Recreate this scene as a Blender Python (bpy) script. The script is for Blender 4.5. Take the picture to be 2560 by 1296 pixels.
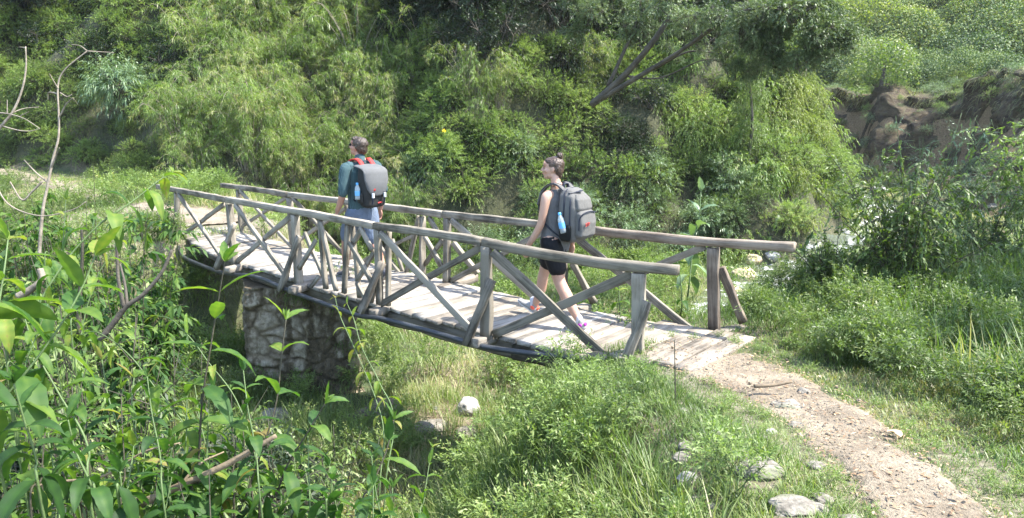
import bpy, bmesh, math, random
import numpy as np
from mathutils import Vector, Matrix, noise as mnoise, Quaternion

for _o in list(bpy.data.objects): bpy.data.objects.remove(_o)
SC = bpy.context.scene
COL = SC.collection

# ------------------------------------------------------------------ camera
F = 1870.0; HZ = 240.0; CH = 2.27
TH = math.atan((648-HZ)/F); TC, TS = math.cos(TH), math.sin(TH)
cd = bpy.data.cameras.new('camera'); cam = bpy.data.objects.new('camera', cd); COL.objects.link(cam)
cam.location = (0, 0, CH); cam.rotation_euler = (math.pi/2-TH, 0, 0)
cd.sensor_width = 36.0; cd.lens = 36.0*F/2560.0; cd.clip_start = 0.05; cd.clip_end = 4000
SC.camera = cam

# ------------------------------------------------------------------ light
HAZE = .0003; SUN_EL = 57.0; SUN_AZ = (0.995, -0.09)
wd = bpy.data.worlds.new('World'); SC.world = wd; wd.use_nodes = True
nt = wd.node_tree; bg = nt.nodes['Background']
sky = nt.nodes.new('ShaderNodeTexSky'); sky.sky_type = 'NISHITA'; sky.sun_disc = False
sky.sun_elevation = math.radians(SUN_EL); sky.sun_rotation = math.atan2(SUN_AZ[0], SUN_AZ[1])
nt.links.new(sky.outputs[0], bg.inputs[0]); bg.inputs[1].default_value = 0.15
sd = bpy.data.lights.new('sun', 'SUN'); sd.energy = 3.3; sd.angle = math.radians(0.5); sd.color = (1.0, 0.95, 0.86)
so = bpy.data.objects.new('sun', sd); COL.objects.link(so)
_h = math.cos(math.radians(SUN_EL)); _n = math.hypot(*SUN_AZ)
SUNV = Vector((SUN_AZ[0]/_n*_h, SUN_AZ[1]/_n*_h, math.sin(math.radians(SUN_EL))))
so.rotation_euler = SUNV.to_track_quat('Z', 'Y').to_euler(); so.location = (8, 5, 20)
SC.view_settings.view_transform = 'Standard'; SC.view_settings.look = 'None'
SC.view_settings.gamma = 1; SC.view_settings.use_curve_mapping = False
SC.view_settings.exposure = 2.4

# ------------------------------------------------------------------ helpers
def ray(px, py):
    u = (px-1280)/F; v = (648-py)/F
    return np.array([u, TC+v*TS, -TS+v*TC])
ORG = np.array([0, 0, CH])
def onz(px, py, z): r = ray(px, py); return ORG+r*((z-CH)/r[2])
def ondepth(px, py, d): r = ray(px, py); return ORG+r*d
def proj(P):
    P = np.asarray(P, float); d = P-ORG
    f = d[..., 1]*TC-d[..., 2]*TS; up = d[..., 1]*TS+d[..., 2]*TC
    f = np.where(np.abs(f) < 1e-3, 1e-3, f)
    return 1280+F*d[..., 0]/f, 648-F*up/f, f
def tag(o, label=None, cat=None, group=None, kind=None):
    if label: o['label'] = label
    if cat: o['category'] = cat
    if group: o['group'] = group
    if kind: o['kind'] = kind
    return o
def empty(name, loc=(0, 0, 0), label=None, cat=None, group=None, rz=0):
    o = bpy.data.objects.new(name, None); COL.objects.link(o); o.location = loc; o.rotation_euler = (0, 0, rz)
    o.empty_display_size = .1
    return tag(o, label, cat, group)
def put(name, me, mat, parent=None, local=True):
    o = bpy.data.objects.new(name, me); COL.objects.link(o)
    if mat is not None: me.materials.clear(); me.materials.append(mat)
    if parent is not None:
        o.parent = parent
        if not local:     # mesh is in world space: take the parent's transform out again
            bpy.context.view_layer.update()
            o.matrix_parent_inverse = parent.matrix_world.inverted()
    return o
def sst(x): x = np.clip(x, 0, 1); return x*x*(3-2*x)

class Q:
    """collects quads with a per-vertex tint"""
    def __init__(s): s.V = []; s.Fq = []; s.T = []; s.n = 0
    def add(s, V, Fq, T=0.5):
        V = np.asarray(V, np.float32).reshape(-1, 3); s.V.append(V); s.Fq.append(np.asarray(Fq, np.int64).reshape(-1, 4)+s.n)
        T = np.asarray(T, np.float32)
        s.T.append(np.broadcast_to(T, (len(V),)).astype(np.float32) if T.ndim == 0 else T.reshape(-1)); s.n += len(V)
    def cat(s):
        if len(s.V) > 1: s.V = [np.concatenate(s.V)]; s.Fq = [np.concatenate(s.Fq)]; s.T = [np.concatenate(s.T)]
        return s.V[0], s.Fq[0], s.T[0]
    def mesh(s, name, smooth=False):
        V, Fq, T = s.cat(); me = bpy.data.meshes.new(name)
        me.vertices.add(len(V)); me.vertices.foreach_set('co', V.ravel())
        nf = len(Fq); me.loops.add(nf*4); me.polygons.add(nf)
        me.loops.foreach_set('vertex_index', Fq.ravel().astype(np.int32))
        me.polygons.foreach_set('loop_start', np.arange(0, nf*4, 4, dtype=np.int32))
        try: me.polygons.foreach_set('loop_total', np.full(nf, 4, np.int32))
        except Exception: pass
        a = me.attributes.new('tint', 'FLOAT', 'POINT'); a.data.foreach_set('value', T)
        me.update(calc_edges=True)
        if smooth: me.polygons.foreach_set('use_smooth', np.ones(nf, bool))
        return me
    def obj(s, name, mat, parent=None, smooth=False, local=True): return put(name, s.mesh(name, smooth), mat, parent, local)

def nrm(a): return a/np.maximum(np.linalg.norm(a, axis=-1, keepdims=True), 1e-9)
PROF = {'leaf': lambda t: np.sin(np.pi*np.clip(t, 0, 1)**.8)*.97+.03,
        'round': lambda t: np.sqrt(np.clip(1-(2*t-1)**2, 0, 1))*.95+.05,
        'blade': lambda t: np.clip(1.0-t**2.2, .04, 1)*(0.55+.45*np.minimum(t*4, 1))}
def leaves(q, P, D, N, L, W, tint, segs=2, droop=.2, curl=.0, fold=0., prof='leaf'):
    """strips of quads: P base, D direction, N upper side (n,3); L,W,tint (n,)"""
    n = len(P); L = np.broadcast_to(L, (n,)); W = np.broadcast_to(W, (n,)); droop = np.broadcast_to(droop, (n,))
    S = nrm(np.cross(D, N)); N = nrm(np.cross(S, D))
    if segs == 1:                              # one folded diamond per leaf
        mid = P+D*(L*.45)[:, None]; mid[:, 2] -= droop*L*.2; tip = P+D*L[:, None]; tip[:, 2] -= droop*L
        hw = .5*W[:, None]; V = np.stack([P, mid+S*hw-N*hw*.35, tip, mid-S*hw-N*hw*.35], 1)
        q.add(V.reshape(-1, 3), np.arange(4*n).reshape(-1, 4), np.repeat(np.broadcast_to(tint, (n,)), 4)); return
    t = np.linspace(0, 1, segs+1); w = PROF[prof](t)
    cols = (-1, 0, 1) if fold else (-1, 1)
    C = P[:, None]+D[:, None]*(L[:, None]*t)[..., None]
    C = C-N[:, None]*(curl*L[:, None]*t**2)[..., None]
    C[..., 2] -= (droop*L)[:, None]*t**2
    rows = []
    for c in cols:
        v = C+S[:, None]*(c*.5*W[:, None]*w)[..., None]
        if c and fold: v = v+N[:, None]*(fold*.5*W[:, None]*w)[..., None]
        rows.append(v)
    V = np.stack(rows, 2); k = len(cols)          # n, segs+1, k, 3
    base = np.arange(n)[:, None]*((segs+1)*k); fs = []
    for j in range(segs):
        for c in range(k-1): fs.append([j*k+c, j*k+c+1, (j+1)*k+c+1, (j+1)*k+c])
    Fq = (base[:, None, :]+np.array(fs)[None]).reshape(-1, 4)
    q.add(V.reshape(-1, 3), Fq, np.repeat(np.broadcast_to(tint, (n,)), (segs+1)*k))
def tube(q, pts, r, sides=6, tint=.5, cap=True):
    pts = np.asarray(pts, float); n = len(pts); r = np.broadcast_to(np.asarray(r, float), (n,)).copy()
    if cap:
        pts = np.vstack([pts[:1]-(pts[1]-pts[0])*1e-3, pts, pts[-1:]+(pts[-1]-pts[-2])*1e-3]); r = np.concatenate([[1e-4], r, [1e-4]]); n += 2
    T = nrm(np.gradient(pts, axis=0)); ref = np.array([.31, .17, .93]) if abs(T[n//2][2]) < .9 else np.array([1., .1, .0])
    A = nrm(np.cross(T, ref)); B = np.cross(T, A)
    a = np.arange(sides)*2*np.pi/sides
    V = pts[:, None]+r[:, None, None]*(np.cos(a)[None, :, None]*A[:, None]+np.sin(a)[None, :, None]*B[:, None])
    f = []
    for i in range(n-1):
        for j in range(sides): f.append([i*sides+j, i*sides+(j+1) % sides, (i+1)*sides+(j+1) % sides, (i+1)*sides+j])
    q.add(V.reshape(-1, 3), f, tint)
def spline(pts, n=24):
    pts = np.asarray(pts, float); m = len(pts)
    P = np.vstack([2*pts[0]-pts[1], pts, 2*pts[-1]-pts[-2]]); out = []
    u = np.linspace(0, m-1, n)
    for x in u:
        i = min(int(x), m-2); t = x-i; a, b, c, d = P[i:i+4]
        out.append(.5*((2*b)+(c-a)*t+(2*a-5*b+4*c-d)*t*t+(3*b-a-3*c+d)*t**3))
    return np.array(out)
def dup_into(q, proto, xf, rng, tj=.12):
    """copies of the proto (V,F,T) at xf = list of (loc, rz, scale, tint offset)"""
    V, Fq, T = proto
    for loc, rz, s, dt in xf:
        c, sn = math.cos(rz), math.sin(rz); R = np.array([[c, -sn, 0], [sn, c, 0], [0, 0, 1]])*np.asarray(s, float)
        q.add(V@R.T+np.asarray(loc), Fq, np.clip(T+dt, 0, 1))

# ------------------------------------------------------------------ materials
def newmat(name):
    m = bpy.data.materials.new(name); m.use_nodes = True; nt = m.node_tree
    return m, nt, nt.nodes['Principled BSDF'], nt.nodes['Material Output']
def ramp(nt, fac, stops):
    r = nt.nodes.new('ShaderNodeValToRGB'); e = r.color_ramp.elements
    while len(e) < len(stops): e.new(.5)
    for i, (p, c) in enumerate(stops): e[i].position = p; e[i].color = (*c, 1)
    nt.links.new(fac, r.inputs[0]); return r.outputs[0]
def tex(nt, kind, scale, vec=None, detail=3, rough=.55, **kw):
    n = nt.nodes.new(kind); n.inputs['Scale'].default_value = scale
    if 'Detail' in n.inputs: n.inputs['Detail'].default_value = detail
    if 'Roughness' in n.inputs: n.inputs['Roughness'].default_value = rough
    for k, v in kw.items(): setattr(n, k, v)
    if vec is not None: nt.links.new(vec, n.inputs['Vector'])
    return n
def coord(nt, kind='Object', scale=(1, 1, 1)):
    t = nt.nodes.new('ShaderNodeTexCoord'); m = nt.nodes.new('ShaderNodeMapping'); m.inputs['Scale'].default_value = scale
    nt.links.new(t.outputs[kind], m.inputs[0]); return m.outputs[0]
def mixc(nt, f, a, b, blend='MIX'):
    m = nt.nodes.new('ShaderNodeMix'); m.data_type = 'RGBA'; m.blend_type = blend
    for s, v in ((m.inputs[0], f), (m.inputs[6], a), (m.inputs[7], b)):
        if hasattr(v, 'links'): nt.links.new(v, s)
        else: s.default_value = v if not isinstance(v, tuple) else ((*v, 1) if len(v) == 3 else v)
    return m.outputs[2]
def mathn(nt, op, a, b=0.):
    m = nt.nodes.new('ShaderNodeMath'); m.operation = op
    for s, v in ((m.inputs[0], a), (m.inputs[1], b)):
        if hasattr(v, 'links'): nt.links.new(v, s)
        else: s.default_value = v
    return m.outputs[0]
def bump(nt, bs, h, strength=.4, dist=.01):
    b = nt.nodes.new('ShaderNodeBump'); b.inputs['Strength'].default_value = strength; b.inputs['Distance'].default_value = dist
    nt.links.new(h, b.inputs['Height']); nt.links.new(b.outputs[0], bs.inputs['Normal']); return b
def leafmat(name, stops, trans=.38, rough=.5, patch=.35, pscale=.7, spec=.45, tgain=1.5):
    m, nt, bs, out = newmat(name)
    at = nt.nodes.new('ShaderNodeAttribute'); at.attribute_name = 'tint'
    nz = tex(nt, 'ShaderNodeTexNoise', pscale, coord(nt, 'Object'), 2)
    f = mathn(nt, 'ADD', at.outputs['Fac'], mathn(nt, 'MULTIPLY', mathn(nt, 'SUBTRACT', nz.outputs[0], .5), patch*2))
    c = ramp(nt, f, stops)
    nt.links.new(c, bs.inputs['Base Color']); bs.inputs['Roughness'].default_value = rough
    bs.inputs['Specular IOR Level'].default_value = spec
    tr = nt.nodes.new('ShaderNodeBsdfTranslucent')
    nt.links.new(mixc(nt, 1., c, (tgain*1.05, tgain*1.15, tgain*.45), 'MULTIPLY'), tr.inputs[0])
    mx = nt.nodes.new('ShaderNodeMixShader'); mx.inputs[0].default_value = trans
    nt.links.new(bs.outputs[0], mx.inputs[1]); nt.links.new(tr.outputs[0], mx.inputs[2]); nt.links.new(mx.outputs[0], out.inputs[0])
    return m
def plain(name, col, rough=.7, bscale=0, bstr=.3, var=.0, metal=0, spec=.4, vscale=8):
    m, nt, bs, out = newmat(name)
    bs.inputs['Roughness'].default_value = rough; bs.inputs['Metallic'].default_value = metal; bs.inputs['Specular IOR Level'].default_value = spec
    nz = tex(nt, 'ShaderNodeTexNoise', vscale, coord(nt), 5)
    lo = tuple(c*(1-var) for c in col); hi = tuple(min(1, c*(1+var)) for c in col)
    nt.links.new(ramp(nt, nz.outputs[0], [(.3, lo), (.7, hi)]), bs.inputs['Base Color'])
    if bscale: bump(nt, bs, tex(nt, 'ShaderNodeTexNoise', bscale, coord(nt), 4).outputs[0], bstr)
    return m

M = {}
G = lambda r, g, b: (r, g, b)
M['leaf_bright'] = leafmat('leaf_bright', [(0, G(.040, .078, .020)), (.35, G(.108, .172, .040)), (.65, G(.172, .235, .062)), (.88, G(.20, .26, .08)), (1, G(.28, .25, .11))])
M['leaf_mid'] = leafmat('leaf_mid', [(0, G(.028, .055, .016)), (.45, G(.086, .135, .032)), (.8, G(.135, .185, .048)), (1, G(.17, .18, .07))])
M['leaf_dark_shade'] = leafmat('leaf_dark_shade', [(0, G(.006, .015, .006)), (.5, G(.015, .031, .010)), (1, G(.038, .060, .018))], trans=.25)  # partly dark foliage, partly shade put into the leaf colour
M['leaf_silver'] = leafmat('leaf_silver', [(0, G(.060, .105, .045)), (.5, G(.11, .175, .080)), (1, G(.19, .25, .13))], trans=.25, rough=.42, spec=.6)
M['leaf_bamboo'] = leafmat('leaf_bamboo', [(0, G(.042, .080, .018)), (.3, G(.098, .162, .034)), (.6, G(.160, .228, .055)), (.85, G(.21, .235, .085)), (1, G(.30, .27, .14))], rough=.42)
M['leaf_yellow'] = leafmat('leaf_yellow', [(0, G(.060, .095, .022)), (.5, G(.125, .17, .040)), (1, G(.22, .24, .07))], trans=.45)
M['leaf_tree'] = leafmat('leaf_tree', [(0, G(.038, .060, .024)), (.5, G(.085, .125, .052)), (1, G(.16, .20, .10))], trans=.25, rough=.5, spec=.5)
M['leaf_hero'] = leafmat('leaf_hero', [(0, G(.014, .038, .012)), (.4, G(.036, .090, .018)), (.75, G(.100, .165, .026)), (.93, G(.17, .21, .035)), (1, G(.18, .145, .05))], trans=.42, rough=.6, patch=.12, pscale=5, spec=.3)
M['grass'] = leafmat('grass', [(0, G(.050, .090, .020)), (.35, G(.100, .155, .036)), (.65, G(.165, .215, .065)), (.85, G(.24, .26, .11)), (1, G(.36, .32, .19))], trans=.35, rough=.5, patch=.3, pscale=1.1)
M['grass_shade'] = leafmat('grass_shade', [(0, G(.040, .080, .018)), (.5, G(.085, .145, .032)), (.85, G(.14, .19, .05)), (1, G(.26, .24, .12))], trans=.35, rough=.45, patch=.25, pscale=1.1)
M['grass_dry'] = leafmat('grass_dry', [(0, G(.085, .105, .035)), (.5, G(.17, .18, .07)), (1, G(.36, .31, .18))], trans=.3, rough=.6)
M['petal'] = leafmat('petal', [(0, G(.55, .38, .01)), (1, G(.75, .55, .02))], trans=.3)
M['litter'] = leafmat('litter', [(0, G(.10, .06, .03)), (.5, G(.24, .15, .08)), (1, G(.45, .33, .20))], trans=.1, patch=.1, tgain=1)
M['stem_green'] = plain('stem_green', (.07, .11, .035), .6, 60, .3, .3)
M['stem_dark'] = plain('stem_dark', (.035, .032, .018), .7, 60, .4, .4)
M['bark'] = plain('bark', (.065, .056, .043), .85, 30, .8, .45, vscale=5)
M['bark_pale'] = plain('bark_pale', (.20, .17, .13), .8, 40, .6, .4, vscale=12)
M['dead_wood'] = plain('dead_wood', (.17, .13, .085), .85, 40, .6, .4)

def woodmat(name, light, dark, strength=1.):
    m, nt, bs, out = newmat(name)
    tc = nt.nodes.new('ShaderNodeTexCoord'); oi = nt.nodes.new('ShaderNodeObjectInfo')
    ad = nt.nodes.new('ShaderNodeVectorMath'); ad.operation = 'ADD'
    sc = nt.nodes.new('ShaderNodeVectorMath'); sc.operation = 'SCALE'; sc.inputs[0].default_value = (13, 7, 29)
    nt.links.new(oi.outputs['Random'], sc.inputs['Scale'])
    nt.links.new(tc.outputs['Object'], ad.inputs[0]); nt.links.new(sc.outputs[0], ad.inputs[1])
    mp = nt.nodes.new('ShaderNodeMapping'); mp.inputs['Scale'].default_value = (1.6, 26, 26); nt.links.new(ad.outputs[0], mp.inputs[0])
    mp2 = nt.nodes.new('ShaderNodeMapping'); mp2.inputs['Scale'].default_value = (3, 90, 90); nt.links.new(ad.outputs[0], mp2.inputs[0])
    g1 = tex(nt, 'ShaderNodeTexNoise', 1, mp.outputs[0], 5, .6); g2 = tex(nt, 'ShaderNodeTexNoise', 1, mp2.outputs[0], 3, .6)
    bl = tex(nt, 'ShaderNodeTexNoise', 3.0, ad.outputs[0], 4)
    f = mathn(nt, 'ADD', mathn(nt, 'MULTIPLY', g1.outputs[0], .55), mathn(nt, 'MULTIPLY', g2.outputs[0], .45))
    f = mathn(nt, 'ADD', f, mathn(nt, 'MULTIPLY', mathn(nt, 'SUBTRACT', bl.outputs[0], .5), .8))
    f = mathn(nt, 'ADD', f, mathn(nt, 'MULTIPLY', mathn(nt, 'SUBTRACT', oi.outputs['Random'], .5), .16))
    mid = tuple((a+b)/2 for a, b in zip(light, dark))
    c = ramp(nt, f, [(.27, tuple(x*.45 for x in dark)), (.38, dark), (.5, mid), (.62, light)])
    nt.links.new(c, bs.inputs['Base Color']); bs.inputs['Roughness'].default_value = .82; bs.inputs['Specular IOR Level'].default_value = .25
    bump(nt, bs, f, .75, .008); return m
M['wood_rail'] = woodmat('wood_rail', (.265, .236, .19), (.105, .092, .07))
M['wood_dark'] = woodmat('wood_dark', (.17, .15, .118), (.058, .05, .038))
M['wood_red'] = woodmat('wood_red', (.22, .182, .142), (.09, .07, .053))
M['plank'] = woodmat('plank', (.31, .285, .25), (.165, .148, .125))
M['plank_dirty'] = woodmat('plank_dirty', (.27, .235, .19), (.14, .12, .095))
M['pipe'] = plain('pipe', (.035, .038, .042), .42, 90, .15, .3)
def rockmat(name, a, b, moss=0.):
    m, nt, bs, out = newmat(name); co = coord(nt)
    n1 = tex(nt, 'ShaderNodeTexNoise', 6, co, 8, .65); n2 = tex(nt, 'ShaderNodeTexNoise', 40, co, 5, .7); v = tex(nt, 'ShaderNodeTexVoronoi', 9, co)
    f = mathn(nt, 'ADD', mathn(nt, 'MULTIPLY', n1.outputs[0], .6), mathn(nt, 'MULTIPLY', n2.outputs[0], .4))
    c = ramp(nt, f, [(.32, tuple(x*.4 for x in b)), (.44, b), (.58, a), (.75, tuple(min(1, x*1.2) for x in a))])
    if moss:
        mn = tex(nt, 'ShaderNodeTexNoise', 3, co, 4); c = mixc(nt, ramp(nt, mn.outputs[0], [(.5, (0, 0, 0)), (.6, (moss, moss, moss))]), c, (.06, .075, .025))
    nt.links.new(c, bs.inputs['Base Color']); bs.inputs['Roughness'].default_value = .9
    bump(nt, bs, mathn(nt, 'ADD', f, mathn(nt, 'MULTIPLY', v.outputs[0], .3)), .9, .02); return m
M['rock'] = rockmat('rock', (.24, .22, .185), (.125, .112, .09), .6)
M['rock_white'] = rockmat('rock_white', (.38, .37, .345), (.21, .20, .18))
M['rock_brown'] = rockmat('rock_brown', (.17, .14, .10), (.085, .07, .05), .5)
# ------------------------------------------------------------------ terrain
E1 = np.array([(-30, -9), (-12, -3), (-5, -.6), (-1.2, .4), (1.1, 2.0), (1.42, 3.0), (1.36, 3.8), (1.22, 4.6), (1.02, 5.5), (.95, 6.35), (1.75, 7.3), (3, 8.4), (5, 9.8), (9, 11.6), (15, 13), (22, 13), (60, 11)], float)
E2 = np.array([(-40, 2), (-16, 7.2), (-10, 9.6), (-6.6, 11.2), (-5.5, 11.9), (-4.7, 12.9), (-4.6, 14.2), (-6.6, 17.2), (-8.5, 21), (-9, 30)], float)
E3 = np.array([(-60, 32), (-30, 27), (-18, 24), (-10, 21.3), (-6, 19.6), (0, 18.0), (5, 18.1), (8.6, 20.3), (11.2, 25), (13, 31), (13.6, 38), (12.5, 60), (0, 140)], float)
E4 = np.array([(8, 90), (13.6, 60), (17, 49), (19, 43), (19.6, 36), (18.6, 30), (19.2, 24), (17.5, 19), (18.5, 15.5), (24, 13.5), (60, 11)], float)
def sdist(x, y, poly):
    """distance to a polyline; >0 on its left side"""
    best = np.full(x.shape, 1e9); sg = np.ones(x.shape)
    for a, b in zip(poly[:-1], poly[1:]):
        d = b-a; L2 = d@d; t = np.clip(((x-a[0])*d[0]+(y-a[1])*d[1])/L2, 0, 1)
        qx, qy = x-a[0]-t*d[0], y-a[1]-t*d[1]; dd = np.hypot(qx, qy)
        cr = d[0]*qy-d[1]*qx; m = dd < best-1e-9
        best = np.where(m, dd, best); sg = np.where(m, np.sign(cr)+(cr == 0), sg)
    return best*sg
_rg = np.random.default_rng(5)
_WV = [(_rg.uniform(0, 2*np.pi), _rg.uniform(0, 2*np.pi), k) for k in (.35, .5, .8, 1.2, 1.9, 2.9, 4.3) for _ in range(3)]
def wav(x, y, kmin=0, kmax=99):
    s = np.zeros_like(np.asarray(x, float))
    for a, ph, k in _WV:
        if kmin <= k <= kmax: s = s+np.sin((x*math.cos(a)+y*math.sin(a))*k*2+ph+1.3*np.sin(y*k*.7+ph))/k**.9
    return s*.25
def hill_d(x, y): return sdist(x, y, E3)+.5*wav(x, y, .35, 2)
def ground(x, y):
    x = np.asarray(x, float); y = np.asarray(y, float)
    zf = -1.72-.012*np.clip(y-8, 0, 30)-.02*np.clip(x, 0, 12)+.10*wav(x, y, .5)+.85*sst((x+2.0)/2.6)*sst((6.6-y)/1.6)
    zR = .13*np.clip(6.0-y, 0, 6)+.03*wav(x, y, .8)+.05*np.clip(x-4, 0, 6)*(y < 9)
    dR = sdist(x, y, E1)
    wR = 2.0+.3*sst((2.2-y)/3)+.5*sst((x-3)/4)
    tR = 1-sst((dR+.12*wav(x, y, 1))/wR)
    zL = .04*wav(x, y, .5)+.0*x; dL = sdist(x, y, E2)       # left bank lies on the left of E2
    wL = 1.1+2.2*sst((-4.5-x)/4)+1.0*sst((y-12)/5)
    tL = sst((dL+wL+.2*wav(x, y, 1))/wL)
    z = zf+(zR-zf)*tR; z = np.maximum(z, zf+(zL-zf)*tL)
    dH = hill_d(x, y)
    rise = np.where(dH > 0, 1.25*np.clip(dH, 0, 9)+.55*np.clip(dH-9, 0, 60)-.25*sst(dH/2), 0)
    steep = sst((x-6)/4)*1.0
    z = z+rise*(1+steep)
    dB = sdist(x, y, E4)+.6*wav(x, y, .35, .9)
    hb = (4.6+.12*np.clip(38-y, 0, 25))*sst(dB/4.2)**.85+.10*np.clip(dB-3, 0, 60)+.2*wav(x, y, .35, 1)*sst(dB/2)
    z = np.where(dB > 0, np.maximum(z, z+hb), z)
    r = np.hypot(x, y)
    z = z+np.where(r > 62, (.42*(r-62)+6*wav(x*.08, y*.08, 0, 3)*sst((r-62)/60)), 0)*(y > 10)
    return z
def on_ground(px, py, t0=1.0, t1=200.):
    r = ray(px, py); t = t0; last = t0
    while t < t1:
        p = ORG+r*t
        if p[2] < float(ground(p[0], p[1])):
            lo, hi = last, t
            for _ in range(18):
                m = (lo+hi)/2; p = ORG+r*m
                if p[2] < float(ground(p[0], p[1])): hi = m
                else: lo = m
            return ORG+r*hi
        last = t; t *= 1.02
    return ORG+r*t1

def sp(a, n, s, c): u = np.linspace(-1, 1, n); k = math.asinh(s/a); return c+a*np.sinh(u*k)
gx = sp(5, 420, 330, .5); gy = sp(5, 420, 330, 7)
X, Y = np.meshgrid(gx, gy); Z = ground(X, Y)
q = Q(); n = 420
ii, jj = np.meshgrid(np.arange(n-1), np.arange(n-1), indexing='ij'); b = (ii*n+jj).ravel()
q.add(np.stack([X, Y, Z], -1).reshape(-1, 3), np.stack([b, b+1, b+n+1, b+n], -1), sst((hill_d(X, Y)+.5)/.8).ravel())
m, nt, bs, out = newmat('ground'); co = coord(nt)
n1 = tex(nt, 'ShaderNodeTexNoise', .7, co, 6, .65); n2 = tex(nt, 'ShaderNodeTexNoise', 14, co, 8, .7); n3 = tex(nt, 'ShaderNodeTexNoise', 120, co, 3, .7)
soil = ramp(nt, n2.outputs[0], [(.3, (.075, .055, .035)), (.5, (.17, .135, .085)), (.7, (.28, .235, .165))])
green = ramp(nt, n2.outputs[0], [(.3, (.022, .035, .012)), (.6, (.06, .085, .025)), (.8, (.11, .12, .045))])
c = mixc(nt, ramp(nt, n1.outputs[0], [(.42, (0, 0, 0)), (.58, (1, 1, 1))]), soil, green)
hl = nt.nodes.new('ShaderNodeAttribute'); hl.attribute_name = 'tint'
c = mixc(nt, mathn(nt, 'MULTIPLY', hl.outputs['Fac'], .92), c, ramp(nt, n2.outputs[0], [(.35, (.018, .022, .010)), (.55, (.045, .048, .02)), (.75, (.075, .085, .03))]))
nt.links.new(c, bs.inputs['Base Color']); bs.inputs['Roughness'].default_value = .95
bump(nt, bs, mathn(nt, 'ADD', n2.outputs[0], mathn(nt, 'MULTIPLY', n3.outputs[0], .4)), .8, .04)
sand = sst((.35-sdist(X, Y, E1))/.4)*sst(((6.6-Y)*.42+.9-(X-1.0))/.5)*(Y < 8.5)*(X > 0)
sand = np.maximum(sand, sst((sdist(X, Y, E2)+.8)/.7)*sst((3.2-np.hypot(X+6.4, Y-13))/1.2)); bankm = sst((sdist(X, Y, E4)+.5)/1)*sst((5.2-sdist(X, Y, E4))/1.2)*(Y < 80)
for nm_, col_ in (('sand', ramp(nt, n2.outputs[0], [(.33, (.08, .07, .042)), (.5, (.165, .145, .095)), (.68, (.27, .245, .18))])), ('bankm', ramp(nt, n2.outputs[0], [(.33, (.05, .032, .018)), (.5, (.17, .115, .06)), (.68, (.30, .22, .125))]))):
    a_ = nt.nodes.new('ShaderNodeAttribute'); a_.attribute_name = nm_; c = mixc(nt, a_.outputs['Fac'], c, col_)
nt.links.new(c, bs.inputs['Base Color'])
o = q.obj('ground', m, smooth=True); tag(o, kind='structure')
for nm_, ar in (('sand', sand), ('bankm', bankm)): a_ = o.data.attributes.new(nm_, 'FLOAT', 'POINT'); a_.data.foreach_set('value', ar.ravel().astype(np.float32))

# bare earth of the trail: draped strips
m, nt, bs, out = newmat('trail_soil'); co = coord(nt)
n1 = tex(nt, 'ShaderNodeTexNoise', 2.2, co, 5, .6); n2 = tex(nt, 'ShaderNodeTexNoise', 30, co, 8, .75); n3 = tex(nt, 'ShaderNodeTexVoronoi', 70, co)
c = ramp(nt, mathn(nt, 'ADD', mathn(nt, 'MULTIPLY', n1.outputs[0], .5), mathn(nt, 'MULTIPLY', n2.outputs[0], .5)), [(.33, (.08, .060, .040)), (.45, (.165, .132, .092)), (.56, (.25, .207, .15)), (.72, (.34, .298, .235))])
nt.links.new(c, bs.inputs['Base Color']); bs.inputs['Roughness'].default_value = .95
bump(nt, bs, mathn(nt, 'SUBTRACT', n2.outputs[0], mathn(nt, 'MULTIPLY', n3.outputs[0], .5)), .8, .02); M['trail'] = m
PATHS = []
def path_strip(name, center, width, lift=.02, seed=0, cols=25, step=.05):
    c = np.asarray(center, float); seg = np.linalg.norm(np.diff(c, axis=0), axis=1).sum(); ns = max(int(seg/step), 8)
    P = spline(np.c_[c, np.zeros(len(c))], ns)[:, :2]; W = np.interp(np.linspace(0, 1, ns), np.linspace(0, 1, len(width)), width)
    T = nrm(np.gradient(P, axis=0)); Nn = np.c_[-T[:, 1], T[:, 0]]
    rg = np.random.default_rng(seed); wob = lambda k: np.interp(np.arange(ns), np.arange(0, ns+k, k), rg.uniform(-1, 1, len(np.arange(0, ns+k, k))))
    e0 = 1+.28*wob(9)+.16*wob(3); e1 = 1+.28*wob(9)+.16*wob(3)
    s = np.linspace(-1, 1, cols); off = np.where(s[None] < 0, s[None]*e0[:, None], s[None]*e1[:, None])*W[:, None]/2
    XY = P[:, None]+Nn[:, None]*off[..., None]
    z = ground(XY[..., 0], XY[..., 1])+lift-.05*np.abs(s[None])**6-.015*(1-s[None]**2)+.008*wav(XY[..., 0]*9, XY[..., 1]*9)
    q = Q(); b = (np.arange(ns-1)[:, None]*cols+np.arange(cols-1)[None]).ravel()
    q.add(np.concatenate([XY, z[..., None]], -1).reshape(-1, 3), np.stack([b, b+1, b+cols+1, b+cols], -1))
    o = q.obj(name, M['trail'], smooth=True); tag(o, kind='structure'); PATHS.append((P, W)); return o
pc = [onz(1775, 905, 0)[:2], onz(1850, 945, 0)[:2], on_ground(1950, 985)[:2], on_ground(2080, 1060)[:2], on_ground(2190, 1150)[:2], on_ground(2300, 1250)[:2], on_ground(2380, 1340)[:2], (1.95, 2.0), (1.6, .6), (1.2, -2.5)]
path_strip('path', pc, [1.0, .95, .78, .62, .56, .54, .54, .5, .6, .7], .035, 3)
pf = [onz(560, 552, 0)[:2], onz(470, 530, 0)[:2], onz(380, 520, 0)[:2], onz(240, 490, 0)[:2], onz(90, 450, 0)[:2], onz(-60, 420, 0)[:2], onz(-400, 400, 0)[:2]]
path_strip('path', pf, [1.1, 1.1, .8, .6, .6, .8, .8], .05, 8, step=.12)
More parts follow.
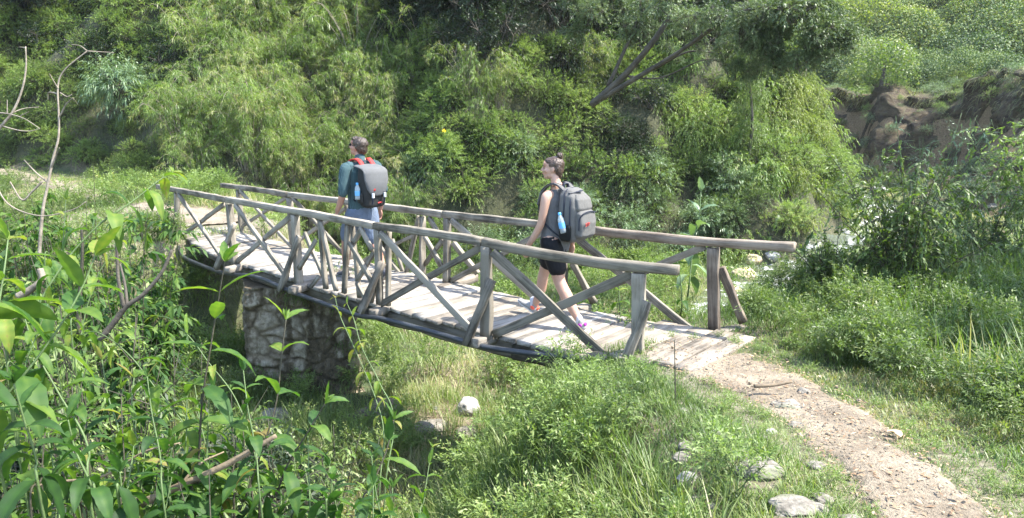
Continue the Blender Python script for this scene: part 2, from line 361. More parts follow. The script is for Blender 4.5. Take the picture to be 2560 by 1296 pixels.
def path_d(x, y):
    d = np.full(x.shape, 9.)
    for P, W in PATHS:
        for i in range(0, len(P), 3): d = np.minimum(d, np.hypot(x-P[i, 0], y-P[i, 1])-W[i]/2)
    return d

# stream in the valley floor behind the bridge
SP = [(17.5, 44), (16.2, 36), (14.6, 30), (12.2, 25), (9.4, 21.3), (7.0, 18), (5.6, 15.4), (4.3, 13.2), (3.0, 11.2)]
sc_ = spline([(a, b, 0) for a, b in SP], 90); T = nrm(np.gradient(sc_, axis=0)); Nn = np.c_[-T[:, 1], T[:, 0]]
s = np.linspace(-1, 1, 17); wd_ = np.interp(np.arange(90), [0, 30, 60, 89], [1.8, 1.8, 2.8, 2.4])
XY = sc_[:, None, :2]+Nn[:, None]*(s[None]*wd_[:, None]/2)[..., None]
zz = np.broadcast_to((ground(sc_[:, 0], sc_[:, 1])+.10)[:, None], XY.shape[:2])+.035*wav(XY[..., 0]*3, XY[..., 1]*3)
q = Q(); b = (np.arange(89)[:, None]*17+np.arange(16)[None]).ravel()
q.add(np.concatenate([XY, zz[..., None]], -1).reshape(-1, 3), np.stack([b, b+1, b+18, b+17], -1))
m, nt, bs, out = newmat('stream_water'); co = coord(nt)
n1 = tex(nt, 'ShaderNodeTexNoise', 2.6, co, 6, .7); f = ramp(nt, n1.outputs[0], [(.50, (0, 0, 0)), (.60, (1, 1, 1))])
nt.links.new(mixc(nt, f, (.09, .10, .06), (.46, .47, .45)), bs.inputs['Base Color']); nt.links.new(ramp(nt, n1.outputs[0], [(.42, (.06,)*3), (.55, (.7,)*3)]), bs.inputs['Roughness'])
bump(nt, bs, tex(nt, 'ShaderNodeTexNoise', 9, co, 4).outputs[0], .6, .05)
tag(q.obj('stream', m, smooth=True), kind='structure')

# ------------------------------------------------------------------ bridge
NEAR = [onz(x, y, 0) for x, y in ((440, 590), (580, 655), (740, 705), (950, 770), (1215, 838), (1598, 897))]
FAR = [onz(x, y, 0) for x, y in ((597, 575), (725, 620), (880, 648), (1115, 705), (1400, 760), (1785, 832))]
def on_plane(chain, px, py, off=0.):
    r = ray(px, py); best = None
    for i in range(len(chain)-1):
        a, b = chain[i][:2], chain[i+1][:2]; d = b-a
        A = np.array([[r[0], -d[0]], [r[1], -d[1]]]); t, s = np.linalg.solve(A, a-ORG[:2])
        pen = max(0, -s, s-1)
        if best is None or pen < best[0]:
            nn = np.array([-d[1], d[0], 0])/np.linalg.norm(d); nn = nn if nn[1] < 0 else -nn
            best = (pen, ORG+r*t+nn*off)
    return best[1]
bridge = empty('wooden_footbridge', tuple((NEAR[3]+FAR[3])/2), 'weathered grey timber footbridge with crossed railings over the grassy gully', 'footbridge')
bpy.context.view_layer.update()
BINV = bridge.matrix_world.inverted()
_bs = [0]
def beam(name, p0, p1, w, h, mat, wob=.006, up=(0, 0, 1), parent=bridge, chamfer=.10, step=.09, taper=1., ends=.004, bow=0.):
    """board or post from p0 to p1, w across, h along 'up'; local X is the grain"""
    _bs[0] += 1; rg = np.random.default_rng(_bs[0]*7+1)
    p0 = np.asarray(p0, float); p1 = np.asarray(p1, float); L = np.linalg.norm(p1-p0)
    x = (p1-p0)/L; u = np.asarray(up, float); y = nrm(np.cross(u, x)); z = np.cross(x, y)
    k = max(int(L/step), 3); c = chamfer; wob = wob*.55
    prof = np.array([(-1, -1+c), (-1, 1-c), (-1+c, 1), (1-c, 1), (1, 1-c), (1, -1+c), (1-c, -1), (-1+c, -1)])*.5
    if w > 2*h: prof = np.array([(-1, -.7), (-1, .7), (-1+c*.4, 1), (1-c*.4, 1), (1, .7), (1, -.7), (1-c*.4, -1), (-1+c*.4, -1)])*.5
    ts = np.linspace(0, 1, k+1)
    def lown(): m_ = max(int(L/.25)+2, 3); return np.interp(ts, np.linspace(0, 1, m_), rg.normal(0, 1, m_))
    cy, cz = lown()*wob*.6, lown()*wob*.6+bow*np.sin(np.pi*ts); sw = 1+lown()*wob*1.5/max(w, .03); sh = 1+lown()*wob*1.2/max(h, .03)
    ta = 1+(taper-1)*ts
    V = np.zeros((k+1, 8, 3)); V[..., 0] = ((ts-.5)*L)[:, None]
    V[..., 1] = prof[None, :, 0]*w*(sw*ta)[:, None]+cy[:, None]; V[..., 2] = prof[None, :, 1]*h*(sh*ta)[:, None]+cz[:, None]
    V[..., 1:] += rg.normal(0, wob*.16, V[..., 1:].shape)
    for e in (0, -1): V[e, :, 0] += rg.normal(0, ends, 8)
    e0, e1 = V[0].copy(), V[-1].copy(); cc0 = e0.mean(0); cc1 = e1.mean(0)
    V = np.concatenate([np.broadcast_to(cc0, (1, 8, 3)), V, np.broadcast_to(cc1, (1, 8, 3))], 0)
    f = [[i*8+j, i*8+(j+1) % 8, (i+1)*8+(j+1) % 8, (i+1)*8+j] for i in range(k+2) for j in range(8)]
    q = Q(); q.add(V.reshape(-1, 3), f); me = q.mesh(name)
    Mw = Matrix(np.array([[x[0], y[0], z[0], (p0+p1)[0]/2], [x[1], y[1], z[1], (p0+p1)[1]/2], [x[2], y[2], z[2], (p0+p1)[2]/2], [0, 0, 0, 1]]).tolist())
    o = bpy.data.objects.new(name, me); COL.objects.link(o); me.materials.append(mat); o.parent = parent
    o.matrix_parent_inverse = parent.matrix_world.inverted() if parent is not bridge else BINV; o.matrix_basis = Mw
    return o
def tb(name, chain, a, b, w, h, mat='wood_rail', off=0., off2=None, **k):
    w *= .9; h *= .88
    p, r_ = on_plane(chain, *a, off), on_plane(chain, *b, off if off2 is None else off2)
    i = min(range(len(chain)-1), key=lambda i: np.linalg.norm((chain[i]+chain[i+1])/2-(p+r_)/2)); d = chain[i+1]-chain[i]
    nn = nrm(np.array([-d[1], d[0], 0.]))
    ax = nrm(r_-p); up = np.cross(nn, ax)           # h in the truss plane, w across it
    if up[2] < 0: up = -up
    return beam(name, p, r_, w, h, M[mat], up=up, **k)
N_, F_ = NEAR, FAR
# rails
for ch, segs, h in ((N_, [(285, 449), (568, 500), (937, 564), (1207, 604), (1450, 641), (1694, 676)], .085),
                    (F_, [(555, 463), (722, 487), (1108, 536), (1490, 577), (1985, 619)], .09)):
    if ch is N_: pr = [((395, 467), (568, 500)), ((570, 500), (936, 564)), ((939, 564), (1206, 604)), ((1209, 604), (1450, 646)), ]
    else: pr = [((555, 463), (722, 487)), ((724, 487), (1107, 536)), ((1110, 536), (1486, 576))]
    for a, b_ in pr[:3] if ch is N_ else pr: tb('rail', ch, a, b_, .085, h, 'wood_rail', wob=.006, bow=.004)
tb('rail', N_, (1209, 605), (1696, 676), .095, .098, 'wood_dark', wob=.007, chamfer=.3, bow=-.035)
tb('rail', F_, (1489, 577), (1987, 619), .10, .095, 'wood_red', wob=.008, chamfer=.3, bow=-.02)
# near truss: posts, struts, braces (pixel ends on the truss plane)
PO = [('A', (442, 484), (445, 590)), ('B', (573, 512), (587, 664)), ('C', (737, 538), (748, 716))]
for _, a, b_ in PO: tb('post', N_, a, b_, .085, .095, 'wood_rail', wob=.008)
tb('post', N_, (799, 550), (815, 722), .05, .07, off=.0); tb('post', N_, (869, 562), (860, 733), .05, .07, off=.0)
tb('post', N_, (944, 576), (949, 762), .06, .08); tb('post', N_, (960, 579), (958, 768), .05, .06, off=-.07)
tb('post', N_, (1218, 616), (1216, 846), .09, .115, 'wood_dark', wob=.009); tb('post', N_, (1598, 684), (1594, 905), .09, .12, 'wood_rail', wob=.009)
for a, b_, mt, w in (((592, 560), (569, 668), 'wood_rail', .07), ((755, 590), (729, 722), 'wood_rail', .075), ((962, 655), (933, 775), 'plank_dirty', .08), ((1234, 698), (1193, 850), 'wood_dark', .085), ((1623, 752), (1577, 895), 'wood_rail', .09), ((446, 545), (438, 600), 'wood_rail', .06)):
    tb('strut', N_, a, b_, .06, w, mt, off=.04, off2=.17, wob=.012)
BR = [((451, 486), (563, 648), 1, .065), ((556, 512), (462, 582), -1, .065), ((592, 512), (725, 694), 1, .07), ((727, 539), (588, 656), -1, .07),
      ((807, 556), (846, 727), 1, .06), ((757, 582), (803, 690), -1, .055), ((795, 600), (753, 672), 1, .055), ((803, 690), (783, 716), 1, .05),
      ((877, 566), (881, 612), -1, .05), ((881, 610), (895, 745), -1, .06), ((880, 606), (938, 708), 1, .055), ((906, 568), (936, 624), 1, .055),
      ((900, 574), (881, 607), -1, .055), ((933, 628), (890, 702), -1, .06), ((897, 706), (921, 750), 1, .05), ((937, 708), (923, 757), -1, .05),
      ((956, 582), (1186, 826), 1, .085), ((1200, 619), (948, 762), -1, .075), ((1236, 628), (1520, 893), 1, .09), ((1577, 688), (1233, 838), -1, .09)]
for a, b_, sgn, h in BR: tb('brace', N_, a, b_, .042, h, 'wood_dark' if a in ((1236, 628), (1577, 688), (1200, 619)) else 'wood_rail', off=.026*sgn+.004, wob=.006)
# far truss
for a, b_, w in (((596, 476), (604, 585), .08), ((724, 496), (733, 622), .085), ((870, 512), (880, 650), .08), ((1057, 541), (1056, 694), .055), ((1118, 546), (1117, 708), .085), ((1404, 566), (1410, 765), .085), ((1783, 620), (1786, 834), .12)):
    tb('post', F_, a, b_, .085, w, 'wood_red' if w == .12 else 'wood_rail', wob=.009)
for a, b_, w in (((1126, 608), (1169, 692), .07), ((1427, 660), (1462, 768), .08), ((1797, 672), (1840, 818), .085)):
    tb('strut', F_, a, b_, .06, w, 'wood_red' if a[0] > 1700 else 'wood_rail', off=-.04, off2=-.20, wob=.012)
BR = [((604, 477), (733, 617), 1, .06), ((712, 495), (600, 568), -1, .06), ((737, 496), (869, 640), 1, .06), ((868, 516), (738, 606), -1, .06),
      ((885, 520), (1004, 685), 1, .06), ((1044, 542), (1012, 686), -1, .06), ((977, 600), (1006, 686), -1, .05), ((1077, 544), (1106, 590), 1, .06), ((1104, 600), (1060, 662), -1, .06), ((1066, 590), (1108, 666), 1, .06), ((1030, 590), (900, 655), -1, .05),
      ((1132, 549), (1350, 752), 1, .085), ((1378, 570), (1126, 702), -1, .075), ((1424, 578), (1738, 830), 1, .085), ((1762, 616), (1412, 762), -1, .08)]
for a, b_, sgn, h in BR: tb('brace', F_, a, b_, .042, h, 'wood_rail', off=.026*sgn+.004, wob=.006)
# cross beams sticking out under the deck
for a, b_ in (((568, 676), (742, 634)), ((730, 727), (905, 668)), ((931, 784), (1187, 694)), ((1183, 858), (1468, 768))):
    beam('cross_beam', onz(*a, -.045), onz(*b_, -.045), .115, .085, M['plank_dirty'], wob=.008)
beam('cross_beam', onz(1762, 838, .01), onz(1864, 820, .01), .13, .06, M['plank_dirty'], wob=.01)
# deck planks
NE = [onz(x, y, 0) for x, y in ((448, 578), (554, 637), (721, 690), (972, 765), (1182, 818), (1377, 866), (1560, 905), (1720, 935))]
FE = [onz(x, y, 0) for x, y in ((565, 560), (585, 577), (736, 617), (857, 645), (969, 673), (1050, 689), (1201, 724), (1300, 748), (1581, 799), (1766, 838), (1905, 858))]
NEs = spline(NE, 400); FEs = spline(FE, 400)
arc = np.concatenate([[0], np.cumsum(np.linalg.norm(np.diff(NEs, axis=0), axis=1))])
def across(p, d):
    v = FEs-p; perp = np.abs(v[:, 0]*d[1]-v[:, 1]*d[0]); return FEs[int(np.argmin(perp))]
rg = np.random.default_rng(21); s = .02; i = 0
angs = lambda t: math.radians(np.interp(t, [0, 4.5, 6.8, 9.5], [52, 50, 46, 49.5]))
while s < arc[-1]-.02:
    wpl = rg.uniform(.15, .235); mid = s+wpl/2
    p = np.array([np.interp(mid, arc, NEs[:, k]) for k in range(3)]); a = angs(mid)+rg.normal(0, .006); d = np.array([math.cos(a), math.sin(a), 0])
    e = across(p, d)
    if np.linalg.norm(e-p) > .5:
        d = nrm(e-p); z = -.024+rg.normal(0, .0035)
        last = s > arc[-1]-1.3; pn, pf_ = p.copy(), e.copy()
        if s > arc[-1]-2.2:
            for v_ in (pn, pf_): v_[2] = max(0, float(ground(v_[0], v_[1]))+.035)
        beam('plank', pn-d*(.03+rg.uniform(0, .05))+(0, 0, z+rg.normal(0, .003)), pf_+d*(.03+rg.uniform(0, .05))+(0, 0, z+rg.normal(0, .003)), wpl*.93, .042, M['plank_dirty'] if (rg.uniform() < .25 or last) else M['plank'], wob=.0035, step=.12)
    s += wpl*1.0; i += 1
# stringers
for ch, off in ((NE, .06), (FE, -.08), ):
    P = spline(ch[:-1], 5)
    for a, b_ in zip(P[:-1], P[1:]):
        d = nrm(b_-a); nn = np.array([-d[1], d[0], 0]); nn = nn if nn[1] > 0 else -nn
        beam('stringer', a+nn*off+(0, 0, -.145), b_+nn*off+(0, 0, -.145), .14, .17, M['wood_dark'], wob=.01, chamfer=.35)
# black water pipe hung along the near side
pp = [(428, 607), (455, 640), (500, 662), (560, 683), (640, 693), (735, 732), (840, 770), (900, 790), (960, 798), (1100, 836), (1190, 862), (1280, 878), (1400, 892), (1530, 912), (1570, 990), (1560, 1090), (1545, 1170)]
NW = [p-np.array([0.06, .10, 0]) for p in NEAR]
P = spline([on_plane(NW, *p) for p in pp], 110); q = Q(); tube(q, P, .027, 10); 
q.obj('water_pipe', M['pipe'], smooth=True); tag(bpy.data.objects['water_pipe'], 'black rubber water pipe sagging along the near side of the footbridge', 'pipe')

# ------------------------------------------------------------------ stone abutment
def masonry(name, corners, z0, z1, batter, cell, seed, label):
    """rubble wall around a plan polygon (counter-clockwise seen from above)"""
    root = empty(name, (*np.mean(corners, 0), z0), label, 'stone wall'); q = Q(); C = [np.array(c, float) for c in corners]
    cen = np.mean(C, 0); nz = int((z1-z0)/.022)
    cols = []
    per = 0
    for a, b_ in zip(C, C[1:]+C[:1]):
        L = np.linalg.norm(b_-a); k = max(int(L/.022), 3)
        for i in range(k):
            t = i/k; nn = np.array([(b_-a)[1], -(b_-a)[0]])/L; cols.append((a+(b_-a)*t, nn, per+L*t))
        per += L
    nc = len(cols); V = np.zeros((nz+1, nc, 3)); T = np.zeros((nz+1, nc))
    for j in range(nz+1):
        z = z0+(z1-z0)*j/nz
        for i, (p, nn, s_) in enumerate(cols):
            w = Vector((s_/cell[0], z/cell[1], seed*3.7)); w += Vector((mnoise.noise(w*1.3), mnoise.noise(w*1.3+Vector((5, 5, 5))), 0))*.35
            dist, pts = mnoise.voronoi(w); e = min((dist[1]-dist[0])/.22, 1.)
            hsh = (math.sin(pts[0].x*12.98+pts[0].y*78.2)*43758.5) % 1
            h = .075*(e**.4)*(.3+1.0*hsh)+.03*mnoise.fractal(Vector((s_*9, z*9, seed)), .8, 2.1, 4)
            pp_ = p+nn*(h+batter*(z1-z)); V[j, i] = (pp_[0], pp_[1], z); T[j, i] = np.clip(e*.7, 0, .7)+.3*hsh*e
    f = [[j*nc+i, j*nc+(i+1) % nc, (j+1)*nc+(i+1) % nc, (j+1)*nc+i] for j in range(nz) for i in range(nc)]
    q.add(V.reshape(-1, 3), f, T.reshape(-1))
    top = V[-1].copy(); k = 8
    R = np.array([np.c_[top[:, 0]*(1-t)+cen[0]*t, top[:, 1]*(1-t)+cen[1]*t, top[:, 2]+.02*np.sin(np.arange(nc))*t] for t in np.linspace(0, 1, k)])
    f = [[j*nc+i, j*nc+(i+1) % nc, (j+1)*nc+(i+1) % nc, (j+1)*nc+i] for j in range(k-1) for i in range(nc)]
    q.add(R.reshape(-1, 3), f, .1)
    m, nt, bs, out = newmat(name); co = coord(nt)
    at = nt.nodes.new('ShaderNodeAttribute'); at.attribute_name = 'tint'
    n1 = tex(nt, 'ShaderNodeTexNoise', 18, co, 7, .7)
    base = ramp(nt, at.outputs['Fac'], [(0, (.11, .085, .055)), (.3, (.20, .165, .11)), (.62, (.26, .22, .155)), (1, (.37, .33, .255))])
    base = mixc(nt, .65, base, ramp(nt, n1.outputs[0], [(.3, (.25, .22, .18)), (.6, (1, .98, .93))]), 'MULTIPLY')
    st = tex(nt, 'ShaderNodeTexNoise', 1., coord(nt, 'Object', (3.4, 3.4, .55)), 4, .6); s2 = tex(nt, 'ShaderNodeTexNoise', 26, co, 4, .7)
    fm = mathn(nt, 'ADD', mathn(nt, 'MULTIPLY', st.outputs[0], .8), mathn(nt, 'MULTIPLY', s2.outputs[0], .25))
    c = mixc(nt, ramp(nt, fm, [(.45, (0, 0, 0)), (.53, (1, 1, 1))]), base, ramp(nt, s2.outputs[0], [(.35, (.03, .022, .012)), (.7, (.13, .10, .055))]))
    nt.links.new(c, bs.inputs['Base Color']); bs.inputs['Roughness'].default_value = .95; bump(nt, bs, n1.outputs[0], .8, .02)
    o = q.obj('wall_stones', m, root, smooth=True, local=False); return root
AB = [(-3.60, 9.85), (-2.16, 9.6), (-2.5, 10.7), (-3.2, 11.2), (-4.0, 11.1)]
masonry('stone_abutment', AB, -2.3, -.26, .05, (.40, .24), 1, 'mossy rubble stone abutment under the far half of the footbridge')
masonry('stone_abutment', [(.98, 5.95), (1.9, 6.0), (2.5, 7.0), (1.75, 7.35)], -2.2, -.30, .03, (.3, .24), 2, 'low rubble footing hidden in weeds under the footbridge end nearest the camera')
# ------------------------------------------------------------------ people
def bm_ell(bm, c, r, rot=None, seg=24, rings=14, fn=None):
    mt = Matrix.Translation(c) @ (rot.to_4x4() if rot is not None else Matrix.Identity(4)) @ Matrix.Diagonal((*r, 1))
    res = bmesh.ops.create_uvsphere(bm, u_segments=seg, v_segments=rings, radius=1, matrix=mt)
    if fn:
        for v in res['verts']: v.co = fn(v.co)
def bm_limb(bm, pts, sides=16):
    """pts: list of (pos, radius) or (pos, rx, ry); smooth tapered tube with round ends; closed"""
    P = [Vector(p[0]) for p in pts]; R = [(p[1], p[2] if len(p) > 2 else p[1]) for p in pts]
    k = max(6*len(pts), 12); Ps = spline([tuple(p) for p in P], k); u = np.linspace(0, len(pts)-1, k)
    rx = np.interp(u, range(len(pts)), [r[0] for r in R]); ry = np.interp(u, range(len(pts)), [r[1] for r in R])
    T = nrm(np.gradient(Ps, axis=0)); Ps = list(Ps); rx = list(rx); ry = list(ry); T = list(T)
    pre = [(Ps[0]-T[0]*rx[0]*math.sin(a), math.cos(a)) for a in (1.5, 1.0, .5)]; post = [(Ps[-1]+T[-1]*rx[-1]*math.sin(a), math.cos(a)) for a in (.5, 1.0, 1.5)]
    ring = []
    Pn = [p for p, _ in pre]+Ps+[p for p, _ in post]; Tn = [T[0]]*3+T+[T[-1]]*3
    rxn = [rx[0]*c for _, c in pre]+rx+[rx[-1]*c for _, c in post]; ryn = [ry[0]*c for _, c in pre]+ry+[ry[-1]*c for _, c in post]
    for p, t, a, b_ in zip(Pn, Tn, rxn, ryn):
        ref = np.array([1., 0, 0]); X_ = nrm(ref-t*(ref@t)) if abs(t[0]) < .9 else nrm(np.cross([0, 0, 1.], t)); Y_ = np.cross(t, X_)
        ring.append([bm.verts.new(p+X_*a*math.cos(w)+Y_*b_*math.sin(w)) for w in np.arange(sides)*2*np.pi/sides])
    for A, B in zip(ring, ring[1:]):
        for j in range(sides): bm.faces.new((A[j], A[(j+1) % sides], B[(j+1) % sides], B[j]))
    bm.faces.new(list(reversed(ring[0]))); bm.faces.new(ring[-1])
def finish(bm, name, mat, parent, voxel=.007, smooth=4, wr=0., wrs=18, seed=0):
    bmesh.ops.recalc_face_normals(bm, faces=bm.faces)
    me = bpy.data.meshes.new(name); bm.to_mesh(me); bm.free()
    if not voxel and not smooth:
        me.polygons.foreach_set('use_smooth', np.ones(len(me.polygons), bool)); return put(name, me, mat, parent)
    o = bpy.data.objects.new(name+'_tmp', me); COL.objects.link(o)
    if voxel:
        md = o.modifiers.new('r', 'REMESH'); md.mode = 'VOXEL'; md.voxel_size = voxel; md.use_smooth_shade = True
    if smooth:
        md = o.modifiers.new('s', 'SMOOTH'); md.factor = .5; md.iterations = smooth
    bpy.context.view_layer.update(); dg = bpy.context.evaluated_depsgraph_get()
    m2 = bpy.data.meshes.new_from_object(o.evaluated_get(dg)); bpy.data.objects.remove(o); m2.name = name
    if wr:
        nrms = [v.normal.copy() for v in m2.vertices]
        for v, vn in zip(m2.vertices, nrms):
            c = v.co.copy(); d = mnoise.fractal(Vector((c.x*wrs, c.y*wrs, c.z*wrs*.45+seed)), .7, 2.1, 3); v.co = c+vn*d*wr
    m2.polygons.foreach_set('use_smooth', np.ones(len(m2.polygons), bool)); m2.update()
    return put(name, m2, mat, parent)
def hand(bm, wrist, d, side, nrm_, s=1., curl=.6):
    """wrist pos, d finger direction, side = thumb side, nrm_ = palm normal; five separate fingers"""
    w, d, t, n_ = Vector(wrist), Vector(d).normalized(), Vector(side).normalized(), Vector(nrm_).normalized()
    rot = Matrix((t, n_, d)).transposed()
    bm_ell(bm, w+d*.048*s, (.040*s, .017*s, .052*s), rot, 16, 10)
    for k, (o, L) in enumerate(((.028, .068), (.010, .078), (-.009, .072), (-.027, .056))):
        b0 = w+d*.085*s+t*o*s; c = curl*(.8+.15*k); d1 = (d*math.cos(c*.5)+n_*math.sin(c*.5)); d2 = (d*math.cos(c*1.3)+n_*math.sin(c*1.3))
        p1 = b0+d1*L*.5*s; p2 = p1+d2*L*.5*s
        bm_limb(bm, [(b0-d*.03*s, .0085*s), (b0, .0088*s), (p1, .008*s), (p2, .0068*s)], 8)
    b0 = w+d*.028*s+t*.030*s; p1 = b0+(d*.55+t*.55+n_*.25).normalized()*.035*s; p2 = p1+(d*.8+t*.15+n_*.4).normalized()*.03*s
    bm_limb(bm, [(b0-t*.015*s, .011*s), (p1, .0098*s), (p2, .0078*s)], 8)
def head(bm, c, yaw, s=1., pitch=0., fem=False):
    R = Matrix.Rotation(yaw, 3, 'Z') @ Matrix.Rotation(-pitch, 3, 'X'); V = lambda x, y, z: Vector(c)+R@Vector((x*s, y*s, z*s))
    E_ = lambda p, r, rr=None: bm_ell(bm, V(*p), tuple(k*s for k in r), R if rr is None else R@rr, 20, 14)
    E_((0, -.012, .035), (.076, .094, .086)); E_((0, .022, -.012), (.066, .076, .075)); E_((0, .050, -.062), (.042, .042, .042))
    E_((0, .078, -.082), (.020, .017, .018)); E_((-.030, .02, -.055), (.030, .05, .035)); E_((.030, .02, -.055), (.030, .05, .035))
    E_((0, .088, .035), (.045, .012, .010)); E_((0, .078, .055), (.055, .022, .035))
    bm_limb(bm, [(V(0, .094, .028), .008*s), (V(0, .108, .004), .010*s), (V(0, .118, -.016), .0125*s)], 10)
    E_((-.012, .104, -.019), (.009, .011, .008)); E_((.012, .104, -.019), (.009, .011, .008))
    E_((0, .094, -.041), (.023, .013, .0065)); E_((0, .092, -.053), (.020, .013, .007))
    for sx in (-1, 1):
        E_((sx*.074, -.008, .002), (.008, .020, .031), Matrix.Rotation(sx*.35, 3, 'Z')); E_((sx*.045, .065, -.012), (.020, .025, .022))
    return V, R
def fabric(name, c1, c2=None, scale=0, rough=.85, wr=12, bs_=.5):
    m, nt, bs, out = newmat(name); co = coord(nt)
    n1 = tex(nt, 'ShaderNodeTexNoise', wr, co, 4, .6); weave = tex(nt, 'ShaderNodeTexNoise', 160, co, 2)
    col = ramp(nt, mathn(nt, 'ADD', mathn(nt, 'MULTIPLY', n1.outputs[0], .5), mathn(nt, 'MULTIPLY', weave.outputs[0], .5)), [(.3, tuple(x*.75 for x in c1)), (.7, tuple(x*1.15 for x in c1))])
    if c2:
        fs = []
        for ax in ('X', 'Z'):
            w = nt.nodes.new('ShaderNodeTexWave'); w.bands_direction = ax; w.inputs['Scale'].default_value = scale; w.inputs['Distortion'].default_value = .6; w.inputs['Detail'].default_value = 1
            nt.links.new(co, w.inputs[0]); fs.append(ramp(nt, w.outputs[1], [(.62, (0, 0, 0)), (.80, (1, 1, 1))]))
        col = mixc(nt, mathn(nt, 'MULTIPLY', fs[1], .8), col, c2); col = mixc(nt, mathn(nt, 'MULTIPLY', fs[0], .5), col, c2)
    nt.links.new(col, bs.inputs['Base Color']); bs.inputs['Roughness'].default_value = rough; bs.inputs['Specular IOR Level'].default_value = .2
    bump(nt, bs, mathn(nt, 'ADD', n1.outputs[0], mathn(nt, 'MULTIPLY', weave.outputs[0], .1)), bs_, .02); return m
def skinmat(name, col):
    m, nt, bs, out = newmat(name); n = tex(nt, 'ShaderNodeTexNoise', 9, coord(nt), 4)
    nt.links.new(ramp(nt, n.outputs[0], [(.3, tuple(a*b for a, b in zip(col, (.92, .82, .8)))), (.7, col)]), bs.inputs['Base Color'])
    bs.inputs['Roughness'].default_value = .5; bs.inputs['Subsurface Weight'].default_value = .15; bs.inputs['Subsurface Radius'].default_value = (.02, .008, .005); bs.inputs['Subsurface Scale'].default_value = .5
    return m
M['skin_m'] = skinmat('skin_m', (.36, .20, .145)); M['skin_f'] = skinmat('skin_f', (.42, .265, .195))
def hairmat(name, a, b):
    m, nt, bs, out = newmat(name); n = tex(nt, 'ShaderNodeTexNoise', 1, coord(nt, 'Object', (90, 25, 60)), 4)
    nt.links.new(ramp(nt, n.outputs[0], [(.35, a), (.65, b)]), bs.inputs['Base Color']); bs.inputs['Roughness'].default_value = .45; bump(nt, bs, n.outputs[0], .9, .01); return m
M['hair_m'] = hairmat('hair_m', (.024, .016, .011), (.062, .041, .028)); M['hair_f'] = hairmat('hair_f', (.024, .015, .010), (.088, .054, .037))
M['check'] = fabric('check', (.014, .036, .042), (.085, .14, .15), 24)
M['shorts_blue'] = fabric('shorts_blue', (.115, .145, .20)); M['tee_grey'] = fabric('tee_grey', (.12, .12, .122)); M['shorts_black'] = fabric('shorts_black', (.008, .008, .010), rough=.7)
M['pack_grey'] = fabric('pack_grey', (.115, .112, .106), wr=7, bs_=.35); M['pack_dark'] = fabric('pack_dark', (.028, .029, .028), wr=8); M['pack_flap'] = fabric('pack_flap', (.105, .107, .108), wr=6, bs_=.2)
M['webbing'] = fabric('webbing', (.018, .022, .035), rough=.6); M['red'] = fabric('red', (.42, .04, .035), rough=.6); M['mesh_pocket'] = fabric('mesh_pocket', (.010, .012, .012))
M['shoe_grey'] = plain('shoe_grey', (.26, .25, .24), .7, 80, .2, .1); M['shoe_white'] = plain('shoe_white', (.48, .47, .45), .6); M['shoe_dark'] = plain('shoe_dark', (.06, .06, .07), .7)
M['purple'] = plain('purple', (.38, .04, .36), .5); M['orange'] = plain('orange', (.85, .12, .06), .5); M['sock'] = plain('sock', (.5, .49, .53), .8)
M['eye'] = plain('eye', (.05, .03, .02), .2); M['lens'] = plain('lens', (.01, .01, .01), .1); M['lip'] = plain('lip', (.42, .15, .13), .4)
M['cap_blue'] = plain('cap_blue', (.10, .38, .72), .35); M['label_blue'] = plain('label_blue', (.12, .36, .62), .35)
M['buckle'] = plain('buckle', (.42, .44, .46), .35)
m, nt, bs, out = newmat('bottle_clear'); bs.inputs['Base Color'].default_value = (.75, .85, .88, 1); bs.inputs['Roughness'].default_value = .08; bs.inputs['Transmission Weight'].default_value = .7; bs.inputs['IOR'].default_value = 1.2; M['bottle'] = m

def shoe(root, ank, fwd, pitch, main, sole, accent=None, heel=None):
    """ank = ankle point; sole lies .085 under it; fwd yaw angle; pitch>0 toe up"""
    R = Matrix.Rotation(fwd, 3, 'Z') @ Matrix.Rotation(pitch, 3, 'X'); A = Vector(ank); V = lambda x, y, z: A+R@Vector((x, y, z))
    bm = bmesh.new()
    bm_limb(bm, [(V(0, -.035, -.045), .038, .036), (V(0, .03, -.042), .038, .04), (V(0, .10, -.058), .042, .028), (V(0, .165, -.064), .035, .02)], 14)
    bm_limb(bm, [(V(0, -.015, -.03), .040), (V(0, -.012, .012), .037)], 14)
    o = finish(bm, 'shoe', main, root, .006, 4)
    bm = bmesh.new(); bm_limb(bm, [(V(0, -.050, -.078), .036, .010), (V(0, .04, -.080), .036, .010), (V(0, .11, -.082), .045, .010), (V(0, .175, -.076), .034, .010)], 14)
    finish(bm, 'sole', sole, o, .006, 2)
    if accent:
        bm = bmesh.new()
        for sx in (-1, 1): bm_ell(bm, V(sx*.036, -.02, -.022), (.008, .030, .022), R)
        bm_ell(bm, V(0, -.068, -.01), (.024, .010, .022), R); finish(bm, 'shoe_panel', accent, o, .005, 1)
    return o
